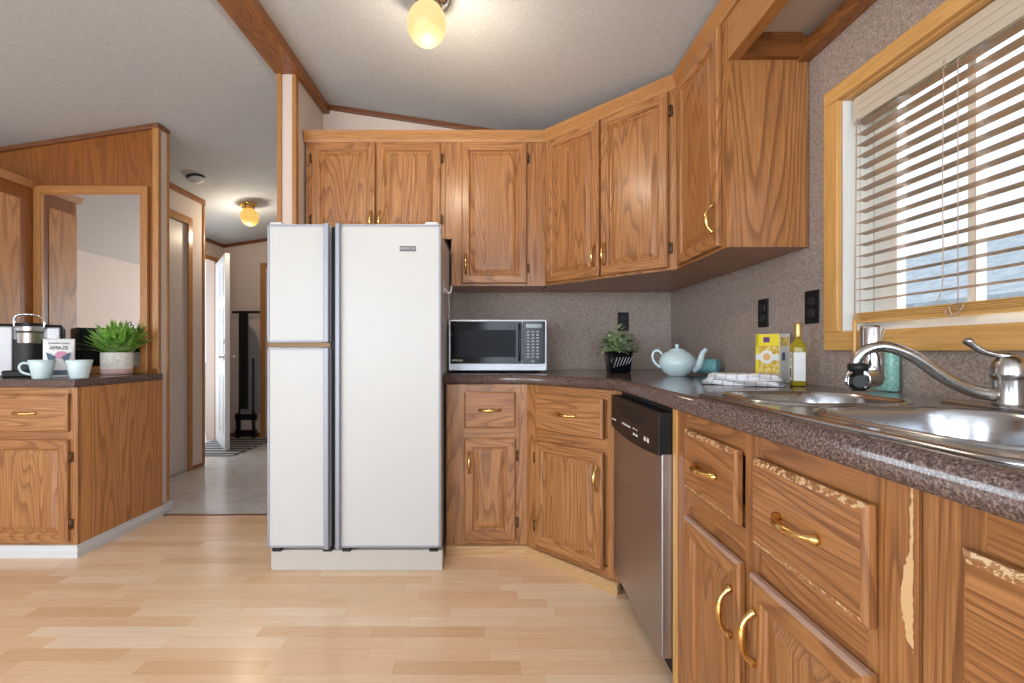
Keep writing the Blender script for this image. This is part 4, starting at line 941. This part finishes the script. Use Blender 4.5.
lamp(-2.38, 4.38, zl(-2.38), 'small glowing globe ceiling lamp in the hall', BRASS, 0.082, -math.atan(0.155), GLOBE2)
for nm, (x, y, z), e in (('lamp_bulb_kitchen', (lx, ly, zr(lx)-0.34), 9), ('lamp_bulb_hall', (-2.38, 4.38, zl(-2.38)-0.32), 9)):
    l = bpy.data.lights.new(nm, 'POINT'); l.energy = e; l.color = (1.0, 0.84, 0.62); l.shadow_soft_size = 0.03
    o = bpy.data.objects.new(nm, l); C.objects.link(o); o.location = (x, y, z)
r = thing('smoke_detector', 'round white smoke detector on the hall ceiling', 'smoke detector', (-2.42, 3.68, zl(-2.42))); r.rotation_euler = (0, -math.atan(0.155), 0)
m = MB(); m.lathe([(0.0, 0.001), (0.066, 0.001), (0.068, -0.008), (0.064, -0.014), (0.0, -0.014)], seg=28); m.build('mounting_ring', DGREY, r)
m = MB(); m.lathe([(0.0, -0.014), (0.058, -0.014), (0.058, -0.026), (0.048, -0.036), (0.030, -0.040), (0.028, -0.048), (0.0, -0.050)], seg=28); m.build('sensor_cover', mat('detector_grey', (0.62, 0.62, 0.62), 0.5), r)

# ------------------------------------------------------------------ hall objects
r = thing('ironing_board', 'folded black ironing board standing against the far hall wall', 'ironing board', (-2.97, 5.44, 0))
m = MB(); pts = [(0.05, 0.30), (0.17, 0.30), (0.19, 0.5), (0.19, 1.05), (0.16, 1.22), (0.10, 1.33), (0.05, 1.36)]
pts = [(-0.06, 0.30), (0.14, 0.30), (0.155, 0.5), (0.155, 1.00), (0.13, 1.17), (0.08, 1.29), (0.02, 1.34), (-0.03, 1.29), (-0.06, 1.15)]
m.prism(pts, 0.0, 0.03, axis='y'); m.build('board', mat('board_cover', (0.20, 0.19, 0.20), 0.7), r, bevel=0.008)
m = MB(); P = [(0.155, -0.01, 0.3), (0.158, -0.01, 0.5), (0.158, -0.01, 1.0), (0.135, -0.01, 1.17), (0.085, -0.01, 1.29), (0.02, -0.01, 1.345)]; m.tube(spline(P, 4), 0.006, 8); m.build('board_rim', ALU, r)
m = MB(); m.box(-0.075, 0.03, -0.035, -0.012, 0.35, 1.50); m.build('centre_post', BLACK, r, bevel=0.004)
for x in (-0.06, 0.10): MB().tube([(x, -0.04, 0.02), (x, -0.04, 0.95)], 0.012, 8).build('leg', BLACK, r)
m = MB(); m.tube([(-0.15, -0.03, 1.50), (0.17, -0.03, 1.50)], 0.016, 10); m.build('top_bar', BLACK, r)
m = MB(); m.box(-0.11, 0.14, -0.055, -0.025, 0.03, 0.10); m.box(-0.11, 0.14, -0.055, -0.025, 0.22, 0.29); m.box(-0.10, -0.07, -0.055, -0.025, 0.0, 0.3); m.box(0.09, 0.12, -0.055, -0.025, 0.0, 0.3); m.build('foot_bracket', BLACK, r, bevel=0.004)
MAT_ = mat('woven_mat', (0.1, 0.1, 0.1), 0.95); g = N(MAT_); v = g.co((1, 1, 1)); wv = g.n('ShaderNodeTexWave', bands_direction='Y'); g.l(v, wv.inputs['Vector']); wv.inputs['Scale'].default_value = 2.6
g.l(g.ramp(wv.outputs['Fac'], [(0.3, (0.04, 0.04, 0.045)), (0.5, (0.16, 0.16, 0.16)), (0.8, (0.34, 0.33, 0.32))]), g.b.inputs['Base Color'])
o = MB().box(-0.33, 0.33, -0.43, 0.43, 0, 0.010).build('door_mat', MAT_, bevel=0.003); o.location = (-2.92, 4.93, 0)
tag(o, 'grey striped mat on the hall floor inside the open door', 'mat')
